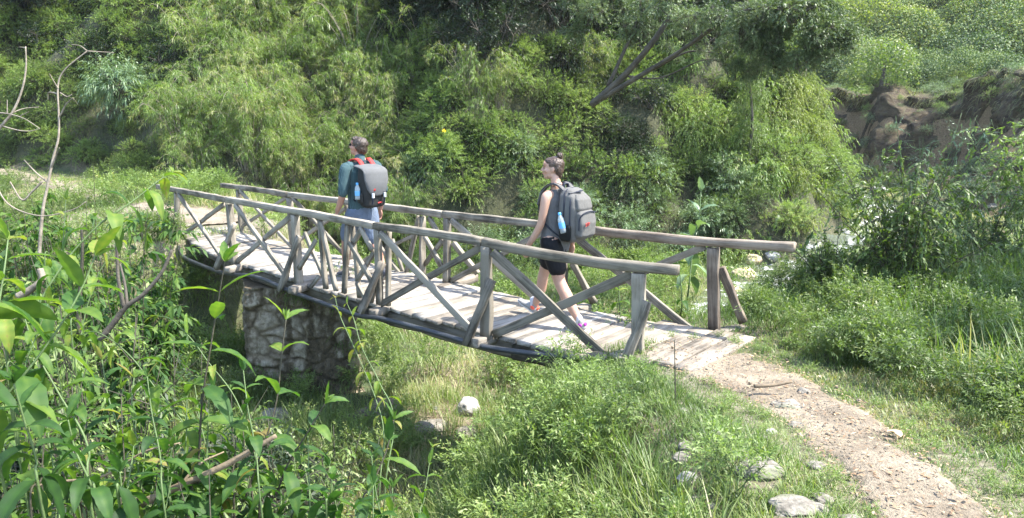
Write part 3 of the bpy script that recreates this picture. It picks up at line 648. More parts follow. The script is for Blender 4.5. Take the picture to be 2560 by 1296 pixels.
def bottle(base, up, label):
    u = Vector(up).normalized(); rot = Vector((0, 0, 1)).rotation_difference(u)
    root = empty('water_bottle', tuple(base), label, 'bottle', 'water bottles in backpack pockets'); root.rotation_mode = 'QUATERNION'; root.rotation_quaternion = rot
    pr = [(.001, 0), (.030, .002), (.032, .03), (.032, .12), (.030, .14), (.016, .172), (.012, .18)]
    def lathe(pr, nm, mt):
        bm = bmesh.new(); vs = [[bm.verts.new((r*math.cos(a), r*math.sin(a), z)) for a in np.arange(20)*2*math.pi/20] for r, z in pr]
        for a, b_ in zip(vs, vs[1:]):
            for j in range(20): bm.faces.new((a[j], a[(j+1) % 20], b_[(j+1) % 20], b_[j]))
        bm.faces.new(list(reversed(vs[0]))); bm.faces.new(vs[-1]); return finish(bm, nm, mt, root, 0, 0)
    lathe(pr, 'bottle_body', M['bottle']); lathe([(.0145, .178), (.0155, .18), (.0155, .198), (.013, .202)], 'cap', M['cap_blue']); lathe([(.0328, .05), (.0331, .052), (.0331, .105), (.0328, .107)], 'wrapper', M['label_blue'])
    return root
def superloft(bm, rings, seg=36, ex=.45):
    """rings: (cx, cy, z, rx, ry)"""
    rr = []
    for cx, cy, z, rx, ry in rings:
        vs = []
        for a in np.arange(seg)*2*np.pi/seg:
            c, s_ = math.cos(a), math.sin(a); vs.append(bm.verts.new((cx+rx*np.sign(c)*abs(c)**ex, cy+ry*np.sign(s_)*abs(s_)**ex, z)))
        rr.append(vs)
    for a, b_ in zip(rr, rr[1:]):
        for j in range(seg): bm.faces.new((a[j], a[(j+1) % seg], b_[(j+1) % seg], b_[j]))
    bm.faces.new(list(reversed(rr[0]))); bm.faces.new(rr[-1])
def ribbon(bm, pts, w, th, side):
    """flat strap along pts (closed solid)"""
    P = spline(pts, 8*len(pts)); T = nrm(np.gradient(P, axis=0)); S = np.asarray(side, float)
    ring = []
    for p, t in zip(P, T):
        s_ = nrm(S-t*(S@t)); n_ = np.cross(t, s_)
        ring.append([bm.verts.new(p+s_*a*w/2+n_*b_*th/2) for a, b_ in ((-1, -1), (1, -1), (1, 1), (-1, 1))])
    for A, B in zip(ring, ring[1:]):
        for j in range(4): bm.faces.new((A[j], A[(j+1) % 4], B[(j+1) % 4], B[j]))
    bm.faces.new(list(reversed(ring[0]))); bm.faces.new(ring[-1])

# --- the man (local frame: +y where he walks, +x his right, origin on the deck)
def person_man(loc, bearing):
    root = empty('person', loc, 'man in teal checked shirt and blue shorts walking away across the footbridge', 'person', rz=math.radians(bearing-90))
    sh = 1.45; bm = bmesh.new()
    bm_limb(bm, [((0, 0, .90), .155, .105), ((0, .0, 1.05), .15, .10), ((0, .0, 1.25), .165, .11), ((0, -.01, 1.40), .165, .10), ((0, -.01, 1.46), .10, .07)])
    bm_limb(bm, [((0, -.01, 1.42), .065), ((0, .02, 1.57), .055)])
    LH, RH = (-.095, 0, .90), (.095, 0, .90)
    bm_limb(bm, [(LH, .092), ((-.10, .17, .70), .078), ((-.10, .25, .50), .058), ((-.10, .27, .30), .058), ((-.10, .30, .12), .036)])
    bm_limb(bm, [(RH, .092), ((.10, -.02, .70), .08), ((.10, -.05, .50), .060), ((.10, -.17, .34), .060), ((.10, -.29, .16), .036)])
    bm_limb(bm, [((-.15, -.01, 1.42), .06), ((-.21, -.02, 1.40), .058), ((-.265, -.03, 1.15), .045), ((-.275, .04, 1.0), .040), ((-.285, .11, .89), .026)])
    bm_limb(bm, [((.15, -.01, 1.42), .06), ((.21, -.02, 1.40), .058), ((.27, -.05, 1.15), .045), ((.275, -.02, 1.0), .040), ((.28, .03, .87), .026)])
    hand(bm, (-.285, .12, .885), (0, .25, -1), (.1, 1, .1), (1, 0, 0), 1.05, .7); hand(bm, (.28, .03, .865), (0, .1, -1), (-.1, 1, .1), (-1, 0, 0), 1.05, .9)
    V, R = head(bm, (0, .03, 1.655), .45, 1.0, -.20)
    finish(bm, 'body', M['skin_m'], root, .0065, 4)
    bm = bmesh.new(); bm_ell(bm, V(0, -.025, .052), (.087, .098, .082), R, 24, 16); bm_ell(bm, V(0, -.055, .0), (.078, .065, .080), R, 20, 12); bm_ell(bm, V(0, .045, .095), (.062, .050, .032), R, 20, 12)
    for sx in (-1, 1): bm_ell(bm, V(sx*.066, -.03, .02), (.018, .045, .045), R)
    finish(bm, 'hair', M['hair_m'], root, .007, 2, .006, 45)
    bm = bmesh.new()
    for sx in (-1, 1): bm_ell(bm, V(sx*.033, .094, .018), (.028, .010, .020), R); bm_limb(bm, [(V(sx*.06, .085, .022), .004), (V(sx*.079, .0, .02), .004)], 6)
    finish(bm, 'sunglasses', M['lens'], root, .004, 1)
    bm = bmesh.new()
    bm_limb(bm, [((0, 0, .89), .185, .125), ((0, 0, 1.0), .178, .125), ((0, 0, 1.2), .185, .130), ((0, -.01, 1.36), .20, .125), ((0, -.01, 1.45), .135, .09), ((0, -.005, 1.49), .075, .07)], 24)
    bm_limb(bm, [((-.12, -.01, 1.43), .065), ((-.21, -.02, 1.41), .075), ((-.25, -.03, 1.25), .068), ((-.272, -.03, 1.13), .060)])
    bm_limb(bm, [((.12, -.01, 1.43), .065), ((.21, -.02, 1.41), .075), ((.25, -.04, 1.25), .068), ((.278, -.05, 1.13), .060)])
    bm_limb(bm, [((0, 0, 1.49), .070), ((0, .005, 1.535), .064)])
    finish(bm, 'shirt', M['check'], root, .008, 3, .006, 14, 2)
    bm = bmesh.new()
    bm_limb(bm, [((0, 0, .98), .170, .115), ((0, 0, .90), .185, .13), ((0, 0, .80), .18, .13)], 24)
    bm_limb(bm, [((-.09, 0, .86), .118), ((-.10, .10, .72), .115), ((-.10, .18, .56), .110)]); bm_limb(bm, [((.09, 0, .86), .118), ((.10, -.02, .70), .115), ((.10, -.04, .53), .11)])
    finish(bm, 'shorts', M['shorts_blue'], root, .008, 3, .006, 12, 5)
    for side, ya, yb, za, zb in ((.185, .0, .0, .95, .62),):
        bm = bmesh.new(); ribbon(bm, [(side, ya, za), (side+.022, -.01, .80), (side+.012, -.02, zb)], .02, .006, (0, 1, 0)); finish(bm, 'shorts_stripe', M['shoe_white'], root, 0, 0)
    shoe(root, (-.10, .31, .085), 0, .0, M['shoe_dark'], M['shoe_grey']); shoe(root, (.10, -.29, .15), 0, -.55, M['shoe_dark'], M['shoe_grey'])
    for a in ((-.10, .30, .14), (.10, -.28, .20)):
        bm = bmesh.new(); bm_limb(bm, [((a[0], a[1], a[2]-.04), .042), (a, .040)]); finish(bm, 'sock', M['shoe_dark'], root, .006, 1)
    return root
def pack_man(loc, bearing):
    loc = (loc[0], loc[1], loc[2]+.10)
    root = empty('backpack', loc, 'grey flap-top backpack with red shoulder straps on the man\'s back', 'backpack', 'hiking backpacks', rz=math.radians(bearing-90))
    root.scale = (.90, .96, .92)
    bm = bmesh.new(); superloft(bm, [(0, -.26, .93, .12, .07), (0, -.265, .96, .155, .10), (0, -.27, 1.15, .175, .115), (0, -.265, 1.33, .175, .11), (0, -.25, 1.43, .165, .095), (0, -.24, 1.45, .15, .08)], ex=.55)
    body = finish(bm, 'pack_body', M['pack_dark'], root, .009, 3, .006, 9)
    # flap: sheet over top and back with a curved lower edge
    bm = bmesh.new(); cols, rows = 22, 26; g = {}
    for i in range(rows+1):
        v = i/rows
        for j in range(cols+1):
            u = j/cols*2-1; L = .50-.10*abs(u)**3*(1)-.0; s_ = v*L
            w = .178-.03*max(0, v-.75)/.25*abs(u)
            if s_ < .17: y = -.135-s_; z = 1.475-.02*(s_/.17)**2
            elif s_ < .21: a = (s_-.17)/.04*math.pi/2; y = -.305-.075*math.sin(a); z = 1.455-.07*(1-math.cos(a))
            else: y = -.38-.02*math.sin((s_-.21)/.3*3.1); z = 1.385-(s_-.21)*1.02
            y += .03*abs(u)**4; zz = z-.02*abs(u)**4*(s_ < .2)
            for k, t in ((0, 0), (1, -.012)): g[i, j, k] = bm.verts.new((u*w*1.02, y*(1)+(t if s_ > .19 else 0), zz-(t if s_ <= .19 else 0)))
    for i in range(rows):
        for j in range(cols):
            for k in (0, 1): bm.faces.new((g[i, j, k], g[i, j+1, k], g[i+1, j+1, k], g[i+1, j, k]))
    for i in range(rows):
        for j in (0, cols): bm.faces.new((g[i, j, 0], g[i+1, j, 0], g[i+1, j, 1], g[i, j, 1]))
    for j in range(cols):
        for i in (0, rows): bm.faces.new((g[i, j, 0], g[i, j+1, 0], g[i, j+1, 1], g[i, j, 1]))
    finish(bm, 'flap', M['pack_flap'], root, 0, 0)
    for sx in (-1, 1):
        bm = bmesh.new(); ribbon(bm, [(sx*.085, -.20, 1.46), (sx*.085, -.10, 1.535), (sx*.11, .0, 1.54), (sx*.13, .10, 1.46), (sx*.14, .145, 1.30)], .065, .014, (1, 0, 0)); finish(bm, 'shoulder_strap', M['red'], root, 0, 0)
        bm = bmesh.new(); ribbon(bm, [(sx*.14, .145, 1.30), (sx*.17, .10, 1.15), (sx*.16, -.10, 1.0)], .025, .006, (1, 0, 0)); finish(bm, 'strap_webbing', M['webbing'], root, 0, 0)
        bm = bmesh.new(); ribbon(bm, [(sx*.09, -.405, 1.14), (sx*.09, -.408, 1.05), (sx*.09, -.39, .98)], .022, .006, (1, 0, 0)); bk = finish(bm, 'closing_strap', M['webbing'], root, 0, 0)
        bm = bmesh.new(); ribbon(bm, [(sx*.09, -.418, 1.13), (sx*.09, -.419, 1.07)], .034, .014, (1, 0, 0)); finish(bm, 'buckle', M['buckle'], bk, 0, 0)
    bm = bmesh.new(); ribbon(bm, [(-.045, -.14, 1.45), (-.04, -.13, 1.515), (.04, -.13, 1.515), (.045, -.14, 1.45)], .03, .012, (0, 1, 0)); finish(bm, 'grab_handle', M['webbing'], root, 0, 0)
    for pts in ([(-.055, -.4085, 1.195), (-.065, -.4085, 1.165), (-.045, -.4085, 1.17)], [(-.045, -.4085, 1.20), (-.05, -.4085, 1.165)]):
        bm = bmesh.new(); ribbon(bm, pts, .014, .003, (1, 0, 0)); finish(bm, 'emblem', M['red'], root, 0, 0)
    bm = bmesh.new(); ribbon(bm, [(.0, -.389, .995), (.03, -.390, 1.0), (.065, -.386, 1.003)], .018, .006, (0, 0, 1)); finish(bm, 'logo_tab', M['red'], root, 0, 0)
    bm = bmesh.new(); superloft(bm, [(-.172, -.25, .99, .012, .05), (-.182, -.25, 1.02, .02, .055), (-.184, -.25, 1.12, .018, .05), (-.18, -.25, 1.13, .01, .045)]); finish(bm, 'side_pocket', M['pack_dark'], root, 0, 0)
    return root
# --- the woman
def person_woman(loc, bearing):
    root = empty('person', loc, 'woman in grey sleeveless top and black shorts striding over the footbridge', 'person', rz=math.radians(bearing-90))
    bm = bmesh.new()
    bm_limb(bm, [((0, 0, .87), .145, .105), ((0, 0, 1.0), .125, .09), ((0, 0, 1.18), .135, .095), ((0, -.005, 1.31), .145, .085), ((0, -.01, 1.365), .085, .06)])
    bm_limb(bm, [((0, -.01, 1.34), .052), ((0, .02, 1.49), .046)])
    bm_limb(bm, [((-.085, -.01, .87), .100), ((-.085, -.07, .68), .087), ((-.08, -.11, .48), .060), ((-.08, -.22, .31), .062), ((-.08, -.36, .11), .034)])
    bm_limb(bm, [((.085, .0, .87), .100), ((.085, .12, .68), .085), ((.08, .21, .48), .056), ((.08, .25, .30), .056), ((.08, .33, .11), .034)])
    bm_limb(bm, [((-.12, -.005, 1.325), .052), ((-.175, -.01, 1.305), .051), ((-.20, .0, 1.18), .043), ((-.21, .03, 1.04), .038), ((-.215, .115, .90), .032), ((-.215, .19, .80), .023)])
    bm_limb(bm, [((.12, -.005, 1.325), .052), ((.175, -.01, 1.305), .051), ((.205, -.06, 1.18), .043), ((.21, -.10, 1.04), .038), ((.215, -.08, .91), .032), ((.21, -.05, .80), .023)])
    hand(bm, (-.215, .19, .80), (0, .35, -1), (.1, 1, .2), (1, 0, 0), .93, .8); hand(bm, (.21, -.05, .80), (0, .1, -1), (-.1, 1, .1), (-1, 0, 0), .93, .7)
    V, R = head(bm, (0, .045, 1.565), .50, .97, -.02, True)
    finish(bm, 'body', M['skin_f'], root, .006, 4)
    bm = bmesh.new(); bm_ell(bm, V(0, -.022, .050), (.080, .093, .078), R, 24, 16); bm_ell(bm, V(0, -.060, .0), (.068, .048, .075), R, 20, 12); bm_ell(bm, V(0, .030, .080), (.062, .055, .036), R, 20, 12)
    for sx in (-1, 1): bm_ell(bm, V(sx*.066, -.035, .025), (.014, .045, .045), R)
    bm_ell(bm, V(0, -.075, -.06), (.04, .02, .03), R)
    hr = finish(bm, 'hair', M['hair_f'], root, .006, 3, .004, 50)
    bm = bmesh.new()
    for k in range(4):
        a = k*1.6; P = [V(.022*math.cos(a+t)*1.1, -.066+.016*math.sin(a*2+t), .136+.022*math.sin(a+t)) for t in np.linspace(0, 4.2, 7)]; bm_limb(bm, [(p, .013) for p in P], 8)
    finish(bm, 'hair_bun', M['hair_f'], hr, .005, 1, .004, 60)
    for sx in (-1, 1):
        bm = bmesh.new(); bm_ell(bm, V(sx*.031, .0905, .012), (.009, .005, .004), R); finish(bm, 'eye', M['eye'], root, 0, 0)
        bm = bmesh.new(); bm_limb(bm, [(V(sx*.014, .101, .031), .003), (V(sx*.034, .099, .037), .0032), (V(sx*.052, .085, .031), .0022)], 6); finish(bm, 'eyebrow', M['hair_f'], root, 0, 0)
    bm = bmesh.new(); bm_ell(bm, V(0, .1035, -.0455), (.021, .0065, .006), R); finish(bm, 'mouth', M['lip'], root, 0, 0)
    bm = bmesh.new()
    bm_limb(bm, [((0, .005, .84), .182, .136), ((0, .0, 1.0), .160, .118), ((0, 0, 1.15), .158, .118), ((0, -.005, 1.28), .162, .106), ((0, -.01, 1.345), .120, .078), ((0, -.005, 1.385), .068, .062)], 24)
    finish(bm, 'sleeveless_top', M['tee_grey'], root, .007, 3, .0045, 13, 3)
    bm = bmesh.new(); bm_limb(bm, [((0, 0, .90), .150, .112), ((0, 0, .82), .166, .122)], 24)
    bm_limb(bm, [((-.085, -.01, .85), .110), ((-.085, -.04, .74), .108), ((-.085, -.085, .605), .096)]); bm_limb(bm, [((.085, .02, .85), .110), ((.085, .08, .74), .108), ((.085, .155, .605), .096)])
    finish(bm, 'shorts', M['shorts_black'], root, .007, 3, .003, 14)
    for a, fw, pt in (((-.08, -.37, .095), .0, -.12), ((.08, .345, .115), .0, .42)):
        shoe(root, a, fw, pt, M['shoe_grey'], M['shoe_white'], M['purple'] if a[0] < 0 else M['orange'])
        bm = bmesh.new(); bm_limb(bm, [((a[0], a[1], a[2]-.02), .038), ((a[0], a[1]+.012, a[2]+.045), .036)]); finish(bm, 'sock', M['sock'], root, .006, 1)
    return root
def pack_woman(loc, bearing):
    root = empty('backpack', loc, 'light grey zipped backpack with navy trim on the woman\'s back', 'backpack', 'hiking backpacks', rz=math.radians(bearing-90))
    bm = bmesh.new(); superloft(bm, [(0, -.22, .88, .11, .07), (0, -.225, .91, .145, .10), (0, -.235, 1.05, .16, .115), (0, -.23, 1.22, .16, .115), (0, -.21, 1.33, .14, .10), (0, -.19, 1.385, .10, .07), (0, -.185, 1.40, .06, .045)], ex=.6)
    finish(bm, 'pack_body', M['pack_grey'], root, .008, 3, .005, 10)
    bm = bmesh.new(); superloft(bm, [(0, -.345, .93, .10, .04), (0, -.355, .96, .125, .055), (0, -.36, 1.08, .13, .06), (0, -.35, 1.17, .125, .05), (0, -.34, 1.20, .10, .03)], ex=.6)
    finish(bm, 'front_pocket', M['pack_grey'], root, .007, 3, .004, 12)
    bm = bmesh.new(); superloft(bm, [(0, -.335, 1.19, .11, .03), (0, -.335, 1.22, .12, .04), (0, -.315, 1.30, .11, .04), (0, -.28, 1.35, .08, .03)], ex=.6)
    finish(bm, 'top_pocket', M['pack_grey'], root, .007, 3, .004, 12)
    for y, z1, z0, w in ((-.215, 1.385, 1.00, .163), (-.285, 1.33, 1.00, .158)):
        bm = bmesh.new(); P = [(-w, y, z0), (-w-.002, y, 1.15), (-w+.006, y, 1.27), (-w+.045, y+.015, z1-.012), (0, y+.02, z1+.012), (w-.045, y+.015, z1-.012), (w-.006, y, 1.27), (w, y, z0)]
        bm_limb(bm, [(p, .007) for p in P], 8); finish(bm, 'zip', M['webbing'], root, 0, 0)
    bm = bmesh.new(); bm_limb(bm, [((-.131, -.375, 1.02), .006), ((-.13, -.38, 1.12), .006), ((-.10, -.40, 1.175), .006), ((0, -.405, 1.19), .006), ((.10, -.40, 1.175), .006)], 8); finish(bm, 'zip', M['webbing'], root, 0, 0)
    bm = bmesh.new(); ribbon(bm, [(-.12, -.24, 1.36), (-.02, -.29, 1.375), (.03, -.28, 1.38)], .03, .006, (0, 1, 0)); finish(bm, 'compression_strap', M['webbing'], root, 0, 0)
    for sx in (-1, 1):
        bm = bmesh.new(); ribbon(bm, [(sx*.07, -.16, 1.37), (sx*.08, -.08, 1.425), (sx*.095, .0, 1.425), (sx*.115, .075, 1.36), (sx*.13, .115, 1.22)], .06, .014, (1, 0, 0)); st = finish(bm, 'shoulder_strap', M['pack_grey'], root, 0, 0)
        for e in (-1, 1):
            bm = bmesh.new(); bm_limb(bm, [((sx*.07+e*.03, -.16, 1.375), .005), ((sx*.08+e*.03, -.08, 1.432), .005), ((sx*.095+e*.03, .0, 1.432), .005), ((sx*.115+e*.03, .077, 1.367), .005)], 6); finish(bm, 'strap_piping', M['webbing'], st, 0, 0)
        bm = bmesh.new(); ribbon(bm, [(sx*.135, .115, 1.22), (sx*.165, .06, 1.10), (sx*.17, -.06, 1.0), (sx*.14, -.16, .93)], .02, .006, (1, 0, 0)); finish(bm, 'strap_webbing', M['webbing'], root, 0, 0)
        bm = bmesh.new(); superloft(bm, [(sx*.148, -.23, .90, .012, .05), (sx*.160, -.235, .93, .018, .065), (sx*.164, -.235, 1.03, .016, .068), (sx*.162, -.235, 1.06, .010, .062)]); finish(bm, 'mesh_pocket', M['mesh_pocket'], root, 0, 0)
    bm = bmesh.new(); ribbon(bm, [(-.03, -.12, 1.37), (-.03, -.11, 1.43), (.03, -.11, 1.43), (.03, -.12, 1.37)], .03, .012, (0, 1, 0)); finish(bm, 'grab_handle', M['webbing'], root, 0, 0)
    # small red lettering on the front pocket (three unreadable strokes-wide letters)
    for pts in ([(-.075, -.4245, 1.085), (-.088, -.424, 1.083), (-.086, -.424, 1.073), (-.074, -.4245, 1.070), (-.074, -.4245, 1.060), (-.088, -.424, 1.058)], [(-.066, -.425, 1.088), (-.050, -.425, 1.088)], [(-.058, -.425, 1.088), (-.058, -.425, 1.062)], [(-.044, -.425, 1.062), (-.044, -.425, 1.089), (-.030, -.425, 1.087), (-.030, -.425, 1.075), (-.044, -.425, 1.074)]):
        bm = bmesh.new(); P = [Vector(p) for p in pts]
        for a, b_ in zip(P, P[1:]): bm_limb(bm, [(a, .0035, .003), (b_, .0035, .003)], 6)
        finish(bm, 'letter', M['red'], root, 0, 0)
    return root
MB, WB = 132, 139
ML = tuple(onz(913, 700, 0)); WL = tuple(onz(1387, 807, 0))
ML = (ML[0], ML[1], -.0); WL = (WL[0], WL[1], -.0)
person_man(ML, MB); pack_man(ML, MB); person_woman(WL, WB); pack_woman(WL, WB)
def loc2w(L, bearing, p):
    a = math.radians(bearing-90); return (L[0]+p[0]*math.cos(a)-p[1]*math.sin(a), L[1]+p[0]*math.sin(a)+p[1]*math.cos(a), L[2]+p[2])
bottle(loc2w(ML, MB, (-.195, -.24, 1.06)), (0, .0, 1), 'water bottle with blue cap in the side pocket of the red-strapped backpack')
bottle(loc2w(WL, WB, (-.185, -.235, .985)), (-.22, .05, 1), 'half full water bottle with blue cap in the navy-trimmed backpack pocket')
# ------------------------------------------------------------------ plant prototypes
def rdir(rg, n, up=0.):
    d = rg.normal(0, 1, (n, 3)); d[:, 2] += up; return nrm(d)
def shoots(q, P, D, L, nl, lL, lW, rg, spread=1.0, droop=.3, sag=.3, tint=.5, tj=.18, segs=2, prof='leaf', fold=0., tipbias=.0, t0=.15, curl=0.):
    """shoots with leaves set spirally along them. P,D (n,3), L (n,)"""
    n = len(P); L = np.broadcast_to(L, (n,)); t = np.linspace(t0, 1, nl)[None]*np.ones((n, 1)); t = t**(1-tipbias)
    C = P[:, None]+D[:, None]*(L[:, None]*t)[..., None]; C[..., 2] -= sag*L[:, None]*t**2
    Tn = nrm(D[:, None]*np.ones((1, nl, 1))+np.array([0, 0, -2*sag])*t[..., None])
    a = rg.uniform(0, 6.3, (n, 1))+np.arange(nl)[None]*2.4+rg.normal(0, .3, (n, nl))
    ref = np.where(np.abs(Tn[..., 2:3]) < .9, np.array([0, 0, 1.]), np.array([1., 0, 0])); A = nrm(np.cross(Tn, ref)); B = np.cross(Tn, A)
    rad = A*np.cos(a)[..., None]+B*np.sin(a)[..., None]
    sp_ = spread*(1-.6*t)[..., None]; d = nrm(Tn*(1-.25*sp_)+rad*sp_+rg.normal(0, .12, rad.shape))
    up = nrm(np.array([0, 0, 1.])+rad*.3+rg.normal(0, .3, rad.shape))
    k = n*nl; sz = rg.uniform(.7, 1.15, k)*(1-.25*t.ravel())
    tt = np.clip(np.repeat(np.broadcast_to(tint, (n,)), nl)+rg.normal(0, tj*.5, k)+.10*(t.ravel()-.5), 0, 1)
    leaves(q, C.reshape(-1, 3), d.reshape(-1, 3), up.reshape(-1, 3), lL*sz, lW*sz, tt, segs, droop*rg.uniform(.4, 1.4, k), curl, fold, prof)
def shrub(seed, R, H, lobes, per, nl, lL, lW, sL=.3, segs=1, spread=1., droop=.3, sag=.25, prof='leaf', up=.6, stem=.012, tj=.2, lob=.42):
    rg = np.random.default_rng(seed); q = Q(); st = Q()
    cd_ = rdir(rg, lobes, .5); cd_[:, 2] = np.abs(cd_[:, 2])
    rr = rg.uniform(.35, .72, lobes)[:, None]; C = cd_*rr*np.array([R, R, H*.62]); C[:, 2] += H*.28
    for i, c in enumerate(C):
        r = R*lob*rg.uniform(.7, 1.2); d = rdir(rg, per, up); P = c+d*r*rg.uniform(.35, .75, (per, 1)); 
        shoots(q, P, nrm(d+[0, 0, .2]), sL*rg.uniform(.6, 1.2, per), nl, lL, lW, rg, spread, droop, sag, np.clip(.5+rg.normal(0, .12)+rg.normal(0, .07, per), .05, .95), tj, segs=segs, prof=prof)
        b0 = np.array([rg.normal(0, .08*R), rg.normal(0, .08*R), 0]); mid = (b0+c)/2+rg.normal(0, .08*R, 3)
        tube(st, spline([b0, mid, c, c+cd_[i]*r*.6], 9), np.linspace(stem, stem*.35, 9), 5)
        for k in range(0, per, max(1, per//6)): tube(st, [c, (c+P[k])/2+rg.normal(0, .02, 3), P[k]+d[k]*sL*.5], [stem*.4, stem*.3, stem*.15], 4, cap=False)
    return q.cat(), st.cat()
def bamboo(seed, R, H, culms, nl=27, lL=.135, lW=.017, stem=.008):
    """arching bamboo grass: culms rise, bend over and carry tufts of narrow leaves"""
    rg = np.random.default_rng(seed); q = Q(); st = Q()
    for i in range(culms):
        a = rg.uniform(0, 6.3); hr = H*rg.uniform(.6, 1.1); o = R*rg.uniform(.3, 1.1); d = np.array([math.cos(a), math.sin(a), 0])
        b0 = d*.15*R*rg.uniform(0, 1); P = spline([b0, b0+d*o*.22+(0, 0, hr*.55), b0+d*o*.65+(0, 0, hr*.92), b0+d*o*1.0+(0, 0, hr*rg.uniform(.62, .85))], 14)
        tube(st, P, np.linspace(stem, stem*.3, 14), 4, tint=.8)
        m = rg.integers(16, 24); ts = rg.uniform(.28, 1, m); K = np.array([P[min(int(x*13), 13)] for x in ts])+rg.normal(0, .03, (m, 3))
        dd = nrm(d*.6+rg.normal(0, .6, (m, 3))+[0, 0, .1])
        shoots(q, K, dd, rg.uniform(.10, .24, m), nl//3, lL, lW, rg, 1.1, .4, .35, np.clip(.52+rg.normal(0, .16)+rg.normal(0, .06, m), .03, .97), .22, prof='blade')
    return q.cat(), st.cat()

def grass_q(P, L, W, lean, tint, rg, segs=3, dirs=None, q=None):
    q = q or Q(); n = len(P); a = rg.uniform(0, 6.3, n); h = np.stack([np.cos(a), np.sin(a), np.zeros(n)], -1)
    if dirs is not None: h = nrm(h*.7+dirs)
    ln = lean*rg.uniform(.2, 1.6, n); D = nrm(h*ln[:, None]+[0, 0, 1.]); N = nrm(np.cross(np.cross(D, h), D)+1e-6)
    N = np.where(N[:, 2:3] < 0, -N, N)
    leaves(q, P, D, -nrm(h-(D*(h*D).sum(-1, keepdims=True))) , L, W, tint, segs, .35*rg.uniform(.3, 1.6, n), 0, 0, 'blade'); return q
def infr(P, mx=260, my=200):
    x, y, f = proj(P); return (f > .25) & (x > -mx) & (x < 2560+mx) & (y > -my-100) & (y < 1296+my)
def scatter(rg, x0, x1, y0, y1, n, cond=None, far=0.):
    x = rg.uniform(x0, x1, n); y = rg.uniform(y0, y1, n); z = ground(x, y); P = np.stack([x, y, z], -1); k = infr(P, 620)
    if cond is not None: k &= cond(x, y, z)
    if far: k &= rg.uniform(0, 1, n) < np.clip(far/np.maximum(np.hypot(x, y), .1), 0, 1)**1.6
    return P[k]
def hillslope(x, y): return hill_d(x, y)
rg = np.random.default_rng(77)
# ------------------------------------------------------------------ hillside thicket (nobody could count it)
PB = [bamboo(100+i, 1.0, 1.5, 17, 30, .115, .0135) for i in range(4)]
PL = [shrub(200+i, .75, .85, 9, 26, 15, .064, .019, sL=.24, stem=.010) for i in range(4)]
PS = [shrub(220+i, .70, .80, 8, 30, 16, .048, .014, sL=.22, stem=.008, up=.5) for i in range(3)]     # finer leaves
PD = [shrub(240+i, 1.1, 1.3, 11, 26, 13, .095, .034, sL=.38, stem=.02) for i in range(3)]            # big dark shrubs
PV = [shrub(260+i, .8, .9, 8, 28, 13, .066, .026, sL=.28, droop=.6, sag=.9, up=-.1, stem=.006) for i in range(2)]   # hanging vines
PW = [shrub(280+i, .7, 1.1, 8, 20, 16, .10, .016, sL=.38, droop=.5, up=.9, stem=.010) for i in range(2)]            # willow-leaved
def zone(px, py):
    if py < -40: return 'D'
    if 980 < px < 1900 and py < 125+30*math.sin(px*.01): return 'D' if py < 110 else 'DDL'  # top band: dark leaf colour stands in for the shaded recess
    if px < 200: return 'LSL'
    if px < 480: return 'LSD' if py < 230 else 'SLSD'
    if px < 1000+ (py-300)*.25: return 'B'
    if px < 1480: return 'BLLS' if py < 330 else 'LLSW'
    if px < 1620: return 'DLS'
    if px < 1880: return 'SLV' if py < 420 else 'SWV'
    return 'VYYL'
bins = {k: [] for k in 'BLSDVWY'}
step = .62; hx = np.arange(-34, 15.5, step); hy = np.arange(14.5, 52, step); n_h = 0
GX, GY = np.meshgrid(hx, hy); GX = GX+rg.uniform(-.3, .3, GX.shape); GY = GY+rg.uniform(-.3, .3, GY.shape); DH = hillslope(GX, GY); GZ = ground(GX, GY)
e = .15; SX = (ground(GX+e, GY)-ground(GX-e, GY))/(2*e); SY = (ground(GX, GY+e)-ground(GX, GY-e))/(2*e)
HP = []
for x, y, z, d, sx, sy in zip(GX.ravel(), GY.ravel(), GZ.ravel(), DH.ravel(), SX.ravel(), SY.ravel()):
    if d < -.25 or d > 11: continue
    if d < .5 and np.hypot(sc_[:, 0]-x, sc_[:, 1]-y).min() < 1.15: continue
    nn = nrm(np.array([-sx, -sy, 1.])); v = ORG-np.array([x, y, z])
    if nn@v < -.5: continue
    px, py, f = proj((x, y, z+.4))
    if px < -120 or px > 2500 or py < -110 or py > 760: continue
    low = (px < 480) and py > 250; 
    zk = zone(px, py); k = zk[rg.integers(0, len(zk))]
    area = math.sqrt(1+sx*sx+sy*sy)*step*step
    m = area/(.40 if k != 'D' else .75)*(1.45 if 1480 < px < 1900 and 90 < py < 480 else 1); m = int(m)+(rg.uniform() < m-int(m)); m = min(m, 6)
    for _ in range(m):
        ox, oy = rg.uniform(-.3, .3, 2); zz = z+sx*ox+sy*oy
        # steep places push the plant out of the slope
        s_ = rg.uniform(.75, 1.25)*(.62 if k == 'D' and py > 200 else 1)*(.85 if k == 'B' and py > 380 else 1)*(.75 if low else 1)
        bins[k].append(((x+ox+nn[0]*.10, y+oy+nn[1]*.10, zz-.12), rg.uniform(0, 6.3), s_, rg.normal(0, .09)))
def mass(name, protos, xf, lm, smt, stemname, kept=1.0):
    ql, qs = Q(), Q()
    for t in xf:
        i = rg.integers(0, len(protos)); dup_into(ql, protos[i][0], [t], rg); dup_into(qs, protos[i][1], [t], rg)
    if not ql.V: return None
    o = ql.obj(name, lm); tag(o, kind='stuff'); s_ = qs.obj(stemname, smt, o); return o
mass('bamboo_thicket', PB, bins['B'], M['leaf_bamboo'], M['bark_pale'], 'stems')
mass('leafy_thicket', PL, bins['L'], M['leaf_bright'], M['stem_dark'], 'stems')
mass('undergrowth', PS, bins['S'], M['leaf_mid'], M['stem_dark'], 'stems')
mass('dark_woodland', PD, bins['D'], M['leaf_dark_shade'], M['bark'], 'stems')
mass('hanging_vines', PV, bins['V'], M['leaf_bright'], M['stem_dark'], 'stems')
